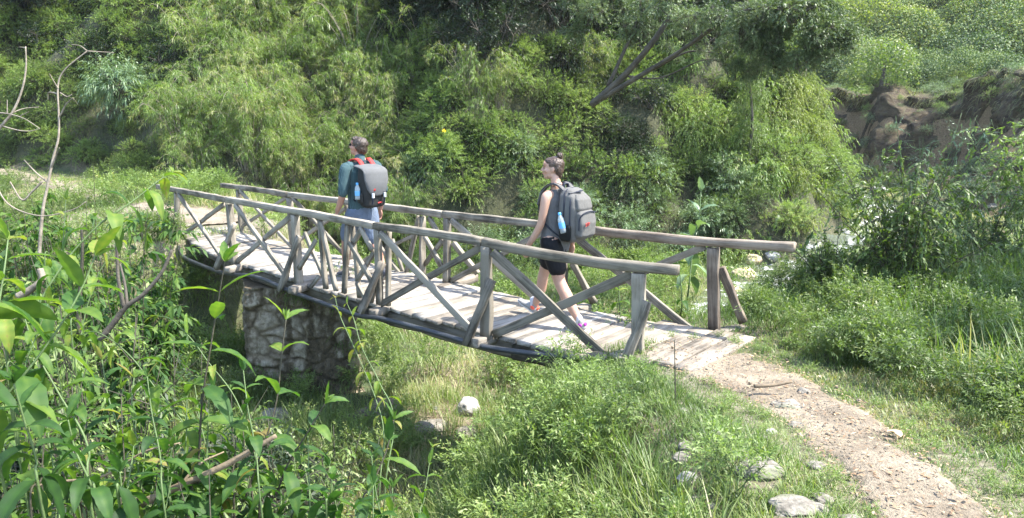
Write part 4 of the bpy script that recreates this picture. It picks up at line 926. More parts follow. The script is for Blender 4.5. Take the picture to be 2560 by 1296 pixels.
mass('willow_thicket', PW, bins['W'], M['leaf_silver'], M['stem_dark'], 'stems')
mass('vine_cover', PV, bins['Y'], M['leaf_yellow'], M['stem_dark'], 'stems')
print('THICKET', {k: len(v) for k, v in bins.items()})

# ------------------------------------------------------------------ single shrubs and trees
def make_plant(name, proto, lm, smt, label, cat, loc, s=1., rz=0., group=None, leafname='foliage', stemname='stem'):
    root = empty(name, tuple(loc), label, cat, group); root.scale = (s, s, s) if np.isscalar(s) else s; root.rotation_euler = (0, 0, rz)
    for pr, nm, mt in ((proto[0], leafname, lm), (proto[1], stemname, smt)):
        key = id(pr)
        if key not in _mc: q = Q(); q.add(*pr); _mc[key] = q.mesh(nm)
        me = _mc[key]
        if me.materials and me.materials[0] != mt: me = me.copy(); me.materials.clear()
        if not me.materials: me.materials.append(mt)
        o = bpy.data.objects.new(nm, me); COL.objects.link(o); o.parent = root
    return root
_mc = {}
PT = [shrub(300+i, 2.2, 2.6, 18, 44, 12, .15, .060, sL=.6, stem=.05, prof='round', up=.3, lob=.36) for i in range(2)]
def at_hill(px, py, dz=0.): p = on_ground(px, py, 8); return (p[0], p[1], p[2]+dz)
pl = shrub(310, 1.3, 1.5, 14, 34, 14, .17, .030, sL=.45, droop=.7, stem=.02, up=.5)
make_plant('silver_shrub', pl, M['leaf_silver'], M['bark'], 'silvery long-leaved shrub overhanging the dark hollow behind the far end of the footbridge', 'shrub', np.array(at_hill(345, 300))+(0, -.6, .2), 1.1)
pl = shrub(311, .6, 1.2, 8, 22, 14, .08, .022, sL=.3, up=1.)
make_plant('flowering_shrub', pl, M['leaf_bright'], M['stem_green'], 'leafy shrub with small yellow flowers between the two hikers', 'shrub', np.array(at_hill(1110, 430))+(0, -.7, 0), 1.0)
fq = Q(); fp = np.array(at_hill(1110, 430))+(0, -.9, .0)
root = bpy.data.objects['flowering_shrub']
for (x, y) in ((1110, 327),):
    c = ondepth(x, y, np.dot(fp-ORG, [0, 1, 0])-.25); d = rdir(rg, 26, .3); leaves(fq, c+d*.01, d, rdir(rg, 26, .2), .05, .028, rg.uniform(0, 1, 26))
fq.obj('flower', M['petal'], root, local=False)
pl = PW[0]
for i, (x, y, s, lab) in enumerate(((1195, 640, 1.0, 'silvery willow-leaved bush low behind the middle of the far railing'), (1430, 545, 1.1, 'grey-green bush behind the woman\'s backpack'), (1580, 610, 1.2, 'pale feathery bush above the far railing right of the woman'), (1690, 640, .9, 'soft grey-green bush just left of the big-leaved plant'))):
    make_plant('willow_bush', PW[i % 2], M['leaf_silver'], M['stem_dark'], lab, 'bush', np.array(at_hill(x, y))+(0, -.5, -.1), s, rg.uniform(0, 6), 'pale willow-leaved bushes at the foot of the hillside')
for i, (x, y, s, lab) in enumerate(((520, 150, 1.6, 'tall bamboo grass clump high up left on the slope'), (640, 300, 1.4, 'bright bamboo grass plume left of the man\'s head'), (900, 150, 1.7, 'broad bamboo grass clump on the slope straight above the man'), (470, 330, 1.3, 'bamboo grass with bare pale canes beside the dark hollow'), (745, 400, 1.2, 'drooping bamboo grass close behind the man\'s left shoulder'), (1010, 330, 1.3, 'bamboo grass clump just right of the man\'s head'))):
    p = np.array(at_hill(x, y+60)); make_plant('bamboo_clump', PB[i % 4], M['leaf_bamboo'], M['bark_pale'], lab, 'bamboo', p+(0, -.3, -.1), s, rg.uniform(0, 6), 'bamboo grass clumps standing out of the thicket', 'leaves', 'culm')
# trees on the hill: trunk, limbs, crown of leaf clumps
def tree(name, label, base, limbs, clumps, lm, bark, proto, group=None, cat='tree', gap=0):
    """limbs: lists of world points with end radii; clumps: (point, scale)"""
    root = empty(name, tuple(base), label, cat, group); qb = [Q(), Q()]
    for i, (pts, r0, r1) in enumerate(limbs):
        P = spline(pts, 26); P = P+np.cumsum(np.random.default_rng(i+7).normal(0, r0*.12, P.shape), 0)*np.linspace(0, 1, 26)[:, None]
        tube(qb[0 if i == 0 else 1], P, np.linspace(r0, r1, 26), 9)
    qb[0].obj('trunk', bark, root, smooth=True, local=False)
    if qb[1].V: qb[1].obj('limbs', bark, root, smooth=True, local=False)
    q, qs = Q(), Q()
    for p, s in clumps:
        i = rg.integers(0, len(proto)); t = [(tuple(p), rg.uniform(0, 6.3), s, rg.normal(0, .07))]; dup_into(q, proto[i][0], t, rg); dup_into(qs, proto[i][1], t, rg)
    o = q.obj('crown', lm, root, local=False); qs.obj('twigs', bark, root, local=False); return root
D1 = 15.0
def dp(x, y, d): return ondepth(x, y, d)
PX = [shrub(330+i, .62, .7, 7, 22, 13, .085, .032, sL=.25, stem=.010, prof='round', up=.2) for i in range(3)]
b0 = dp(1480, 262, 16.5)
limbs = [([b0, dp(1545, 205, 16), dp(1620, 120, 15.3), dp(1690, 30, 14.8), dp(1730, -60, 14.5)], .085, .035),
         ([dp(1500, 250, 16.4), dp(1600, 190, 15.5), dp(1700, 130, 14.6), dp(1800, 60, 13.6), dp(1900, 20, 12.8), dp(2040, 60, 12.2)], .060, .015),
         ([dp(1520, 215, 16.2), dp(1560, 130, 16), dp(1590, 60, 15.9), dp(1610, -40, 15.8)], .045, .02),
         ([dp(1640, 170, 15.2), dp(1720, 130, 14.8), dp(1810, 130, 14.3)], .03, .01), ([dp(1560, 190, 15.9), dp(1650, 195, 15.2), dp(1760, 150, 14.5), dp(1830, 165, 14.2)], .022, .006)]
cl = []
for x, y, d, s in ((1850, 20, 13.2, 1.1), (1920, 50, 12.8, 1.0), (1990, 70, 12.4, .9), (2060, 95, 12.2, .8), (2110, 60, 12.2, .8), (2040, 20, 12.4, 1.1), (2100, 10, 12.6, .9), (1950, 0, 12.8, 1.2), (1880, 110, 13.4, .8), (2030, 130, 12.3, .5), (1980, 120, 12.6, .6), (1780, 0, 13.8, 1.), (1850, 120, 13.4, .7), (1910, 150, 13.6, .6),
                    (1590, 40, 16, 1.1), (1500, 60, 16.3, 1.0), (1560, -20, 16, 1.3), (1690, -20, 15, 1.2), (1640, 40, 15.8, .8), (1450, 20, 16.6, 1.1), (1760, 90, 14.4, .6), (1700, 90, 15., .5), (1830, 70, 13.8, .9), (1990, 20, 12.8, 1.0), (2085, 125, 12.3, .45), (1935, 100, 13, .8)):
    p = dp(x, y, d)-(0, 0, .35*s)
    for k_ in range(3): cl.append((p+rg.normal(0, .28, 3)*s, s*rg.uniform(.42, .75)))
tree('leaning_tree', 'leaning tree with bare grey limbs under glossy grey-green leaves at the slope top', b0, limbs, cl, M['leaf_tree'], M['bark'], PX)
# column of vines on a dead stump
p0 = np.array(at_hill(1855, 420)); zt = [p0+(0, -.4, -.3), p0+(.05, -.5, 1.2), p0+(-.05, -.4, 2.6), p0+(.1, -.3, 3.6)]
tree('ivy_tree', 'slim upright trunk wrapped in dark creepers left of the valley opening', p0, [(zt, .05, .02)], [(spline(zt, 12)[i]+(rg.normal(0, .12), rg.normal(0, .12), -.3), .55) for i in range(12)], M['leaf_mid'], M['bark'], PV)
p0 = dp(2020, 235, 24); tree('slender_tree', 'thin pale-barked leaning tree against the far valley', p0-(0, 0, 2.5), [([p0-(0.3, 0, 2.5), dp(2012, 180, 24), dp(2038, 110, 24), dp(2050, 40, 24)], .07, .03)], [(dp(2050, 60, 24)-(0, 0, .3), .9), (dp(2040, 20, 24)-(0, 0, .3), 1.2), (dp(2070, 95, 24)-(0, 0, .3), .6), (dp(2020, 230, 24)-(0, 0, .5), .7)], M['leaf_mid'], M['bark_pale'], PX)
# trees standing at the crest, shade of the recess put into their dark leaves
for i, (x, y, d, s, lab) in enumerate(((1060, 40, 23, 2.4, 'dark tree at the top of the slope above the right end of the bamboo'), (1230, 20, 22.5, 2.6, 'broad dark tree at the top of the slope above the flowering shrub'), (1400, 25, 22, 2.4, 'dark tree at the top of the slope left of the leaning tree'), (330, 20, 27, 2.6, 'dark tree over the hollow at the upper left'), (60, 60, 27, 2.4, 'dark green tree in the upper left corner'), (480, -30, 27.5, 2.4, 'dark tree at the top edge above the bamboo slope'))):
    c = dp(x, y, d); g = np.array([c[0], c[1], float(ground(c[0], c[1]))]); g[2] = min(g[2], c[2]-1)
    cl = [(c+rg.normal(0, 1, 3)*(.42*s, .3*s, .30*s)+(0, 0, .3), rg.uniform(1.0, 1.5)) for _ in range(20)]
    tree('dark_tree', lab, g, [([g, (g+c)/2+rg.normal(0, .2, 3), c, c+(0, 0, s*.5)], .16, .05), ([(g+c)/2, c+(-.8*s*.5, 0, .2)], .07, .02), ([(g+c)/2, c+(.8*s*.5, 0, .4)], .07, .02)], cl, M['leaf_dark_shade'], M['bark'], PX if i > 2 else PX, 'dark trees along the crest')
# tree outside the frame on the right that throws the dappled shade on the trail
c0 = np.array([8.9, 7.4, 6.2]); g = np.array([9.5, 8.0, float(ground(9.5, 8.0))])
cl = [(c0+rg.uniform(-1, 1, 3)*(1.7, 1.6, .8), rg.uniform(.9, 1.4)) for _ in range(18)]
tree('shade_tree', 'tree just beyond the right edge shading the grass beside the trail', g, [([g, g+(-.3, 0, 2.5), g+(-1.2, .3, 5.0), c0+(0, 0, 0)], .16, .06)], cl, M['leaf_mid'], M['bark'], PX)

# ------------------------------------------------------------------ right bank and far hills
xf = {'L': [], 'D': [], 'S': [], 'G': []}
ex = np.arange(11, 46, .95); ey = np.arange(12, 62, .95); EX, EY = np.meshgrid(ex, ey); EX = EX+rg.uniform(-.45, .45, EX.shape); EY = EY+rg.uniform(-.45, .45, EY.shape)
EZ = ground(EX, EY); DB = sdist(EX, EY, E4)
for x, y, z, d in zip(EX.ravel(), EY.ravel(), EZ.ravel(), DB.ravel()):
    if not infr(np.array([[x, y, z]]), 150, 60)[0] or d < -.3 or hillslope(np.array(x), np.array(y)) > -.5: continue
    s_ = rg.uniform(.7, 1.2)
    face = .3 < d < 4.3
    if face:
        if rg.uniform() < (.62 if d < 3.4 else .8): xf['SL'[rg.integers(0, 2)]].append(((x, y, z-.1), rg.uniform(0, 6.3), s_*.75, rg.normal(-.05, .08)))
    else:
        s2 = s_*(1.0 if d < 9 else 1.35); k = 'LLSSD'[rg.integers(0, 5)]; xf[k].append(((x, y, z-.1), rg.uniform(0, 6.3), s2, rg.normal(.06, .1)))
mass('bank_shrubs', PL, xf['L'], M['leaf_bright'], M['stem_dark'], 'stems'); mass('bank_scrub', PS, xf['S'], M['leaf_silver'], M['stem_dark'], 'stems'); mass('bank_thicket', PX, xf['D'], M['leaf_mid'], M['stem_dark'], 'stems')
print('BANK', {k: len(v) for k, v in xf.items()})
# far wood: leaf-clump crowns covering the far slopes
def crown_lod(seed, n, R, sz):
    rg2 = np.random.default_rng(seed); q = Q(); lobes = rdir(rg2, 9, .6)*R*.55; lobes[:, 2] = np.abs(lobes[:, 2])*1.1
    k = n//9
    for c in lobes:
        d = rdir(rg2, k, .35); P = c+d*R*.5*rg2.uniform(.75, 1.05, (k, 1)); leaves(q, P, rdir(rg2, k), nrm(d+rg2.normal(0, .4, d.shape)), sz*rg2.uniform(.6, 1.3, k), sz*.7, np.clip(.5+rg2.normal(0, .18, k), 0, 1))
    return q.cat()
PF = [crown_lod(400+i, 1000, 2.0, .27) for i in range(4)]; PG = [crown_lod(410+i, 3200, 2.0, .13) for i in range(3)]
M['far_leaf'] = leafmat('far_leaf', [(0, G(.026, .050, .022)), (.35, G(.050, .090, .030)), (.6, G(.09, .14, .042)), (.8, G(.15, .20, .05)), (1, G(.22, .24, .06))], trans=.2, patch=.5, pscale=.05, rough=.7)
qf = Q(); nf = 0
for ring in range(1200):
    r = 44+210*rg.uniform()**1.5; a = rg.uniform(.30, .62); x, y = r*math.sin(a), r*math.cos(a); z = float(ground(x, y))
    p = np.array([x, y, z]); px, py, f = proj(p+(0, 0, 1.5))
    if px < 1850 or px > 2660 or py < -60 or (r < 75 and float(sdist(np.array(x), np.array(y), E4)) < 6.5): continue
    s_ = rg.uniform(.7, 1.5)*(1 if r < 90 else 1.25); dup_into(qf, PF[rg.integers(0, 4)] if r > 95 else PG[rg.integers(0, 3)], [((x, y, z+.3), rg.uniform(0, 6.3), s_*(.55 if r < 60 else 1), rg.normal(0, .16))], rg); nf += 1
tag(qf.obj('far_forest', M['far_leaf']), kind='stuff'); print('FAR', nf)
for i, (x, y, d, s, lm, lab) in enumerate(((2160, 105, 62, 2.0, 'leaf_yellow', 'round yellow-green tree on the far slope near the tip of the overhanging branches'), (2125, 175, 55, 1.4, 'leaf_bright', 'small yellow-green tree directly below the round one on the far slope'), (2270, 110, 75, 1.8, 'leaf_yellow', 'yellow-green tree on the far slope right of the round one'), (2440, 60, 90, 2.3, 'leaf_bright', 'bright tree high on the far slope to the right'), (1990, 175, 50, 1.6, 'leaf_bright', 'light green tree behind the slender tree'), (2200, 205, 46, 1.3, 'leaf_mid', 'grey-green bush on the meadow above the eroded bank'), (2540, 50, 60, 1.6, 'leaf_yellow', 'pale yellow-green tree at the right edge'))):
    c = on_ground(x, y+25, 20, 300); q = Q(); dup_into(q, PG[i % 3], [((c[0], c[1], c[2]+.8*s*.6), i, s*.8*np.linalg.norm(c[:2])/d, .1)], rg)
    root = empty('slope_tree', tuple(c), lab, 'tree', 'single trees on the far slope'); q.obj('crown', M[lm], root, local=False)
    q = Q(); tube(q, [c-(0, 0, .5), c+(0.1, 0, 1.2*s)], [.15, .1], 7); q.obj('trunk', M['bark'], root, local=False)

# ------------------------------------------------------------------ right foreground bush, big-leaf plant, weeds
def free_bush(name, label, base, px, nst, seed, R, H, lL, lW, lm, sm, density, cat='bush', prof='leaf', droop=.3, group=None, spread=.5):
    rg2 = np.random.default_rng(seed); root = empty(name, tuple(base), label, cat, group); q, st = Q(), Q(); b0 = np.array(base)
    for i in range(nst):
        a = rg2.uniform(0, 6.3); o = R*rg2.uniform(.15, 1.); h = H*rg2.uniform(.5, 1.05)
        P = spline([b0+(math.cos(a)*.12*R, math.sin(a)*.12*R, -.05), b0+(math.cos(a)*o*.4, math.sin(a)*o*.4, h*.5), b0+(math.cos(a)*o+rg2.normal(0, .1), math.sin(a)*o+rg2.normal(0, .1), h)], 14)
        tube(st, P, np.linspace(.007, .002, 14), 5)
        m = density; ts = rg2.uniform(.35, 1, m); K = np.array([P[int(t*13)] for t in ts]); d = nrm(rdir(rg2, m, .4)); L = rg2.uniform(.10, .34, m)
        for k in range(m): tube(st, [K[k], K[k]+d[k]*L[k]], [.003, .001], 4, cap=False)
        shoots(q, K, d, L, 11, lL, lW, rg2, spread, droop, .25, np.clip(.5+rg2.normal(0, .1, m), 0, 1), .25, prof=prof)
    q.obj('foliage', lm, root, local=False); st.obj('stems', sm, root, local=False); return root
b = on_ground(2275, 770)
free_bush('wild_bush', 'dark many-stemmed bush beside the stream, standing alone right of the footbridge railing', b+(0, .2, 0), 0, 36, 501, 1.15, 1.75, .065, .032, M['leaf_mid'], M['stem_dark'], 20)
free_bush('wild_bush', 'low dark twiggy bush with small heart-shaped leaves just right of the far rail end', on_ground(2090, 760)+(0, .2, 0), 0, 14, 502, .8, 1.0, .065, .040, M['leaf_mid'], M['stem_dark'], 9, prof='round')
free_bush('wild_bush', 'bright leafy bush at the right edge below the eroded bank', onz(2560, 640, -.1)+(.4, .6, 0), 0, 22, 503, 1.0, 2.1, .075, .036, M['leaf_bright'], M['stem_green'], 18)
free_bush('wild_bush', 'thin grey-stemmed bush sticking up behind the dark many-stemmed one', b+(.6, 1.1, 0), 0, 16, 504, .8, 2.0, .05, .014, M['leaf_silver'], M['stem_green'], 20)
free_bush('wild_bush', 'half shaded bush left of the right edge among tall grass', onz(2440, 700, 0)+(.2, .2, 0), 0, 20, 505, .8, 1.2, .06, .03, M['leaf_mid'], M['stem_dark'], 18)

# hero plants with paired, toothed, drooping leaves
def hero_leaf(q, p, d, up, L, W, droop, tint, rg2, rows=9):
    d = nrm(d); S = nrm(np.cross(d, up)); N = nrm(np.cross(S, d)); t = np.linspace(0, 1, rows+1)
    w = np.sin(np.pi*np.clip(t, 0, 1)**.72)**.9*.98+.02; w[0] = .05; w[-1] = .01
    # centre line bends under gravity
    ang = droop*t*1.5; c = np.zeros((rows+1, 3)); p_ = np.array(p, float)
    dcur = d.copy(); c[0] = p_; tw = rg2.normal(0, .25)
    for i in range(1, rows+1):
        dcur = nrm(dcur+np.array([0, 0, -1.])*droop*.42*(9/rows)); c[i] = c[i-1]+dcur*L/rows
    Tn = nrm(np.gradient(c, axis=0)); Ss = nrm(S[None]-Tn*(Tn@S)[:, None]); Nn = np.cross(Ss, Tn)
    Ss2 = Ss*np.cos(tw*t)[:, None]+Nn*np.sin(tw*t)[:, None]; Nn = np.cross(Ss2, Tn); Ss = Ss2
    saw = 1+.05*((np.arange(rows+1) % 2)*2-1); V = []
    for k, (x, h) in enumerate(((-1, .30), (-.5, .20), (0, 0), (.5, .20), (1, .30))):
        rip = .035*W*np.sin(t*19+k*1.3)*abs(x)
        V.append(c+Ss*(x*.5*W*w*(saw if abs(x) == 1 else 1))[:, None]+Nn*((h*.5*W*w)+rip)[:, None])
    V = np.stack(V, 1); f = [[i*5+j, i*5+j+1, (i+1)*5+j+1, (i+1)*5+j] for i in range(rows) for j in range(4)]
    tt = np.tile(np.array([0, .03, .14, .03, 0]), rows+1)+tint+np.repeat(.05*((np.arange(rows+1) % 2)*2-1), 5); q.add(V.reshape(-1, 3), f, np.clip(tt, 0, 1))
def hero(name, label, pts, depth, L, npairs, seed, droop=.5, tint=.45, t0=.05, t1=1., side=0, r=.004, lm='leaf_hero', sm='stem_green', group='broad-leaved weeds in the foreground', ratio=.30, ext=True, cat='plant'):
    """pts: pixel polyline tip..base; depth (tip, base)"""
    rg2 = np.random.default_rng(seed); n = len(pts); ds = np.linspace(depth[0], depth[1], n)
    P = [dp(x, y, d) for (x, y), d in zip(pts, ds)][::-1]
    if ext:
        b = P[0]; g = float(ground(b[0], b[1])); 
        if b[2] > g+.03: P = [np.array([b[0]+.25*(b[0]-P[1][0]), b[1]+.1, min(g, b[2]-.1)])]+P
    Ps = spline(P, 60); root = empty(name, tuple(Ps[0]), label, cat, group); q, st = Q(), Q(); tube(st, Ps, np.linspace(r, r*.45, 60), 7)
    Tn = nrm(np.gradient(Ps, axis=0)); ph = rg2.uniform(0, 3.1); vis0 = 0 if not ext else 60/len(P)
    for i in range(npairs):
        u = t1-(t1-t0)*(i/max(npairs-1, 1))**.85; k = int(u*59); p, t = Ps[k], Tn[k]
        ref = np.array([1., 0, 0]) if abs(t[2]) > .5 else np.array([0, 0, 1.]); A = nrm(np.cross(t, ref)); B = np.cross(t, A)
        a = ph+i*math.pi/2+rg2.normal(0, .25)
        sz = L*(.42+.58*min(1, (i+.6)/3.2))*rg2.uniform(.8, 1.12)
        for s in (0, math.pi):
            rad = A*math.cos(a+s)+B*math.sin(a+s); op = .55+.12*min(i, 4)+rg2.normal(0, .1)
            d = nrm(t*(1.2-op)+rad*op); up = nrm(t*.6+np.array([0, 0, 1.])+rg2.normal(0, .15, 3))
            hero_leaf(q, p+d*r, d, up, sz*rg2.uniform(.85, 1.1), sz*ratio*rg2.uniform(.85, 1.15), droop*rg2.uniform(.6, 1.4)*(.4+.25*min(i, 4)), np.clip(tint+rg2.normal(0, .15)+.12*(i < 2), 0, .9) if rg2.uniform() > .02 else 1., rg2)
    for k in range(5):
        d = nrm(Tn[-1]+rg2.normal(0, .35, 3)); hero_leaf(q, Ps[-1], d, rdir(rg2, 1)[0], L*.28, L*.07, .2, min(1, tint+.2), rg2, 5)
    q.obj('leaves', M[lm], root, smooth=True, local=False); st.obj('stem', M[sm], root, smooth=True, local=False); return root
HP_ = [
 ('tall upright weed crossing in front of the stone abutment, leaf pairs reaching the deck edge', [(562, 655), (548, 740), (528, 860), (505, 1010), (495, 1200), (490, 1330)], (2.0, 2.0), .19, 7, .38, .42, .28),
 ('upright weed with wide open leaf pairs right of the tallest one', [(715, 800), (705, 880), (690, 1010), (650, 1140), (612, 1250), (590, 1340)], (2.1, 2.0), .18, 5, .5, .45, .3),
 ('grey-stemmed weed at the left edge with large flat leaves', [(238, 640), (205, 720), (160, 800), (90, 900), (0, 1010), (-80, 1100)], (1.65, 1.55), .18, 5, .35, .45, .32),
 ('yellow-stemmed weed arching over the near rail end with hanging leaves', [(432, 432), (400, 450), (330, 505), (245, 565), (160, 660), (80, 800), (30, 1000)], (2.15, 1.9), .13, 9, 1.0, .62, .3),
 ('weed arching to the left of the stone abutment with drooping pale leaves', [(200, 838), (245, 832), (320, 885), (400, 985), (470, 1075), (530, 1190), (560, 1340)], (2.2, 2.1), .12, 8, 1.0, .58, .32),
 ('small weed bent over beside the dark side of the abutment', [(392, 790), (430, 800), (480, 850), (520, 905), (590, 1000), (640, 1150), (660, 1330)], (2.4, 2.2), .11, 7, .9, .55, .3),
 ('thin pale vine shoot rising to the deck edge right of the abutment', [(838, 745), (850, 790), (890, 880), (940, 1000), (960, 1100), (950, 1330)], (2.9, 2.5), .075, 8, .8, .85, .28),
 ('weed with yellow shoot tips beside the pale vine', [(868, 760), (885, 800), (905, 870), (950, 960), (985, 1060), (960, 1330)], (2.8, 2.5), .07, 8, .7, .8, .3),
 ('broad weed at the bottom centre with dark upper leaves', [(985, 1050), (965, 1130), (930, 1220), (905, 1340)], (2.2, 2.1), .15, 5, .45, .30, .3),
 ('leaning weed between the two upright ones and the bottom centre plant', [(812, 1010), (770, 1080), (720, 1160), (690, 1240), (650, 1340)], (2.0, 2.0), .15, 5, .7, .32, .32),
 ('dark leafy weed in the lower left corner', [(35, 960), (60, 1050), (90, 1150), (120, 1340)], (1.45, 1.5), .15, 5, .6, .15, .42),
 ('weed with big shaded leaves right of the lower left corner', [(170, 1050), (190, 1130), (230, 1220), (260, 1340)], (1.6, 1.6), .14, 5, .55, .25, .4),
 ('fresh green weed above the lower left corner', [(60, 790), (90, 880), (150, 990), (220, 1120), (240, 1340)], (1.9, 1.8), .13, 6, .6, .5, .36),
 ('weed in the middle of the lower left thicket', [(335, 945), (330, 1020), (345, 1120), (370, 1340)], (2.1, 2.0), .13, 6, .6, .42, .34),
 ('bushy weed at the foot of the arching stem', [(255, 900), (270, 990), (300, 1100), (310, 1340)], (2.2, 2.1), .13, 6, .7, .5, .34),
 ('low weed before the leaning dead branch', [(430, 1120), (420, 1190), (430, 1260), (440, 1360)], (1.9, 1.9), .12, 5, .6, .4, .34),
 ('weed below the fork of the two upright stems', [(590, 1090), (585, 1160), (570, 1240), (560, 1360)], (2.1, 2.0), .13, 5, .5, .35, .34),
 ('weed under the dead branch tip', [(735, 1130), (740, 1200), (745, 1270), (750, 1360)], (2.2, 2.1), .12, 5, .5, .4, .32),
 ('short weed right of the bottom centre plant', [(1080, 1120), (1070, 1180), (1060, 1250), (1050, 1360)], (2.7, 2.5), .11, 5, .4, .5, .28),
 ('weed at the left edge with leaves lit from behind', [(20, 600), (10, 680), (-10, 800), (-40, 950)], (1.7, 1.6), .17, 5, .4, .6, .3),
 ('hanging leafy weed just right of the left edge', [(120, 760), (95, 830), (60, 930), (40, 1100)], (1.85, 1.8), .12, 6, .9, .5, .34),
 ('weed with light leaves beneath the near rail\'s left end', [(300, 560), (285, 620), (240, 700), (205, 830), (200, 1000)], (2.5, 2.4), .11, 6, .9, .6, .34),
 ('weed among the shrubs under the bare saplings', [(165, 500), (160, 570), (150, 680), (130, 820)], (2.9, 2.8), .10, 6, .7, .6, .34),
 ('bottom edge weed with dark hanging leaves', [(300, 1180), (305, 1240), (310, 1330)], (1.6, 1.6), .13, 4, .8, .12, .36),
 ('broad shaded weed along the bottom edge left of centre', [(830, 1200), (825, 1260), (820, 1340)], (1.9, 1.9), .13, 4, .5, .22, .34),
]
for i, (lab, pts, dep, L, npr, dr, ti, ra) in enumerate(HP_):
    hero('broadleaf_weed', lab, pts, dep, L*.88, npr+3, 600+i, dr*.75, ti, t0=.12, ratio=min(ra, .31), r=.0036 if L > .12 else .0026, sm='stem_dark' if i in (0, 1, 8, 9, 16) else 'stem_green')
for i, (x, y, d, R_, H_, L_, lm, lab) in enumerate(((120, 900, 3.4, .55, 1.3, .060, 'leaf_mid', 'bushy small-leaved weed at the left edge behind the front weeds'), (330, 960, 3.6, .6, 1.2, .055, 'leaf_dark_shade', 'dark bushy weed behind the arching stem at the lower left'), (520, 1080, 3.6, .55, 1.0, .060, 'leaf_mid', 'bushy weed below the abutment behind the two upright weeds'), (700, 1150, 3.8, .55, .8, .055, 'leaf_bright', 'bright bushy weed at the bottom, left of the bottom centre plant'), (60, 1120, 2.8, .5, .9, .055, 'leaf_dark_shade', 'dark bushy weed in the lower left corner behind the big leaves'), (230, 720, 4.6, .6, 1.0, .060, 'leaf_bright', 'bushy light weed on the left slope under the saplings'), (850, 1180, 4.2, .5, .6, .050, 'leaf_mid', 'low bushy weed right of the bottom centre plant'))):
    c_ = dp(x, y, d); g_ = float(ground(c_[0], c_[1])); hh = max(c_[2]-g_+.15, H_); free_bush('bushy_weed', lab, (c_[0], c_[1], max(g_, c_[2]-hh)), 0, 16, 740+i, R_, hh, L_, L_*.36, M[lm], M['stem_dark'], 16, 'bush', droop=.5, group='bushy weeds behind the front ones', spread=.9)
# the rest of the weed thicket in front at the left, none of them standing out
r3 = np.random.default_rng(41)
for i in range(64):
    x = r3.uniform(-60, 640) if i % 6 else r3.uniform(600, 1000); y = r3.uniform(900, 1240)-.18*max(0, 300-x) if x < 620 else r3.uniform(1090, 1260); d = r3.uniform(1.8, 2.7); b_ = r3.normal(0, 60)
    hero('broadleaf_weed', 'one of the many middling green weeds crowding the lower left foreground', [(x, y), (x-b_*.2, y+90), (x-b_*.6, y+210), (x-b_, y+420)], (d, d-.1), r3.uniform(.075, .11), int(r3.integers(8, 12)), 650+i, r3.uniform(.25, .6), r3.uniform(.15, .65)*(1 if y < 1080 else .75), t0=.1, ratio=r3.uniform(.24, .34), r=.0028, sm='stem_dark' if i % 2 else 'stem_green', group='middling weeds crowding the lower left foreground')  # lower plants tinted darker, painting in the shade near the ground
# big-leaved tobacco-like plant behind the far railing
pts = [(1752, 480), (1748, 540), (1735, 600), (1728, 660), (1722, 720)]
hero('broadleaf_plant', 'tall plant with big soft grey-green leaves behind the far railing', pts, (8.6, 8.4), .33, 7, 701, .45, .5, t0=.3, r=.012, lm='leaf_silver', ratio=.38, group='plants growing beside the footbridge')
hero('broadleaf_plant', 'shorter big-leaved plant seen through the far railing right of the woman', [(1545, 700), (1548, 740), (1550, 800)], (8.3, 8.3), .24, 5, 702, .5, .6, t0=.2, r=.012, ratio=.4, group='plants growing beside the footbridge')
hero('broadleaf_plant', 'slim dark-leaved plant left of the end post of the far railing', [(1690, 640), (1700, 690), (1705, 760)], (8.2, 8.2), .20, 5, 703, .5, .35, t0=.2, r=.01, ratio=.3, group='plants growing beside the footbridge')
# mid-distance shrub left of the bridge with light foliage on dark stems
free_bush('round_leaf_shrub', 'light green shrub with dark stems below the left end of the near rail', on_ground(300, 800)+(0, -.9, 0), 0, 9, 721, .55, 1.6, .12, .055, M['leaf_hero'], M['stem_dark'], 6, 'shrub', droop=.8, spread=.9)
free_bush('round_leaf_shrub', 'leafy shrub covering the footbridge end where the pipe begins', onz(425, 640, -.3), 0, 8, 722, .35, .85, .085, .045, M['leaf_hero'], M['stem_dark'], 6, 'shrub', droop=.5, spread=.9)
free_bush('round_leaf_shrub', 'light green shrub before the far landing left of the near rail', on_ground(190, 690)+(0, -.6, 0), 0, 9, 723, .5, 1.3, .11, .05, M['leaf_hero'], M['stem_dark'], 6, 'shrub', droop=.8, spread=.9)

for i, (x, y, d, H_, lab) in enumerate(((150, 470, 7.5, 1.2, 'leafy light green shrub at the foot of the bleached bare sapling'), (265, 470, 6.5, 1.3, 'light green shrub between the bare sapling and the near rail'), (345, 465, 8.0, 1.2, 'light green shrub touching the far end of the near rail'), (30, 520, 6.0, 1.2, 'light green shrub at the left edge under the leaning bare sapling'))):
    c_ = dp(x, y, d); g_ = float(ground(c_[0], c_[1])); hh = max(c_[2]-g_+.1, H_); free_bush('round_leaf_shrub', lab, (c_[0], c_[1], max(g_, c_[2]-hh)), 0, 16, 760+i, .65, hh, .12, .05, M['leaf_hero'], M['stem_dark'], 12, 'shrub', droop=.6, spread=.9)
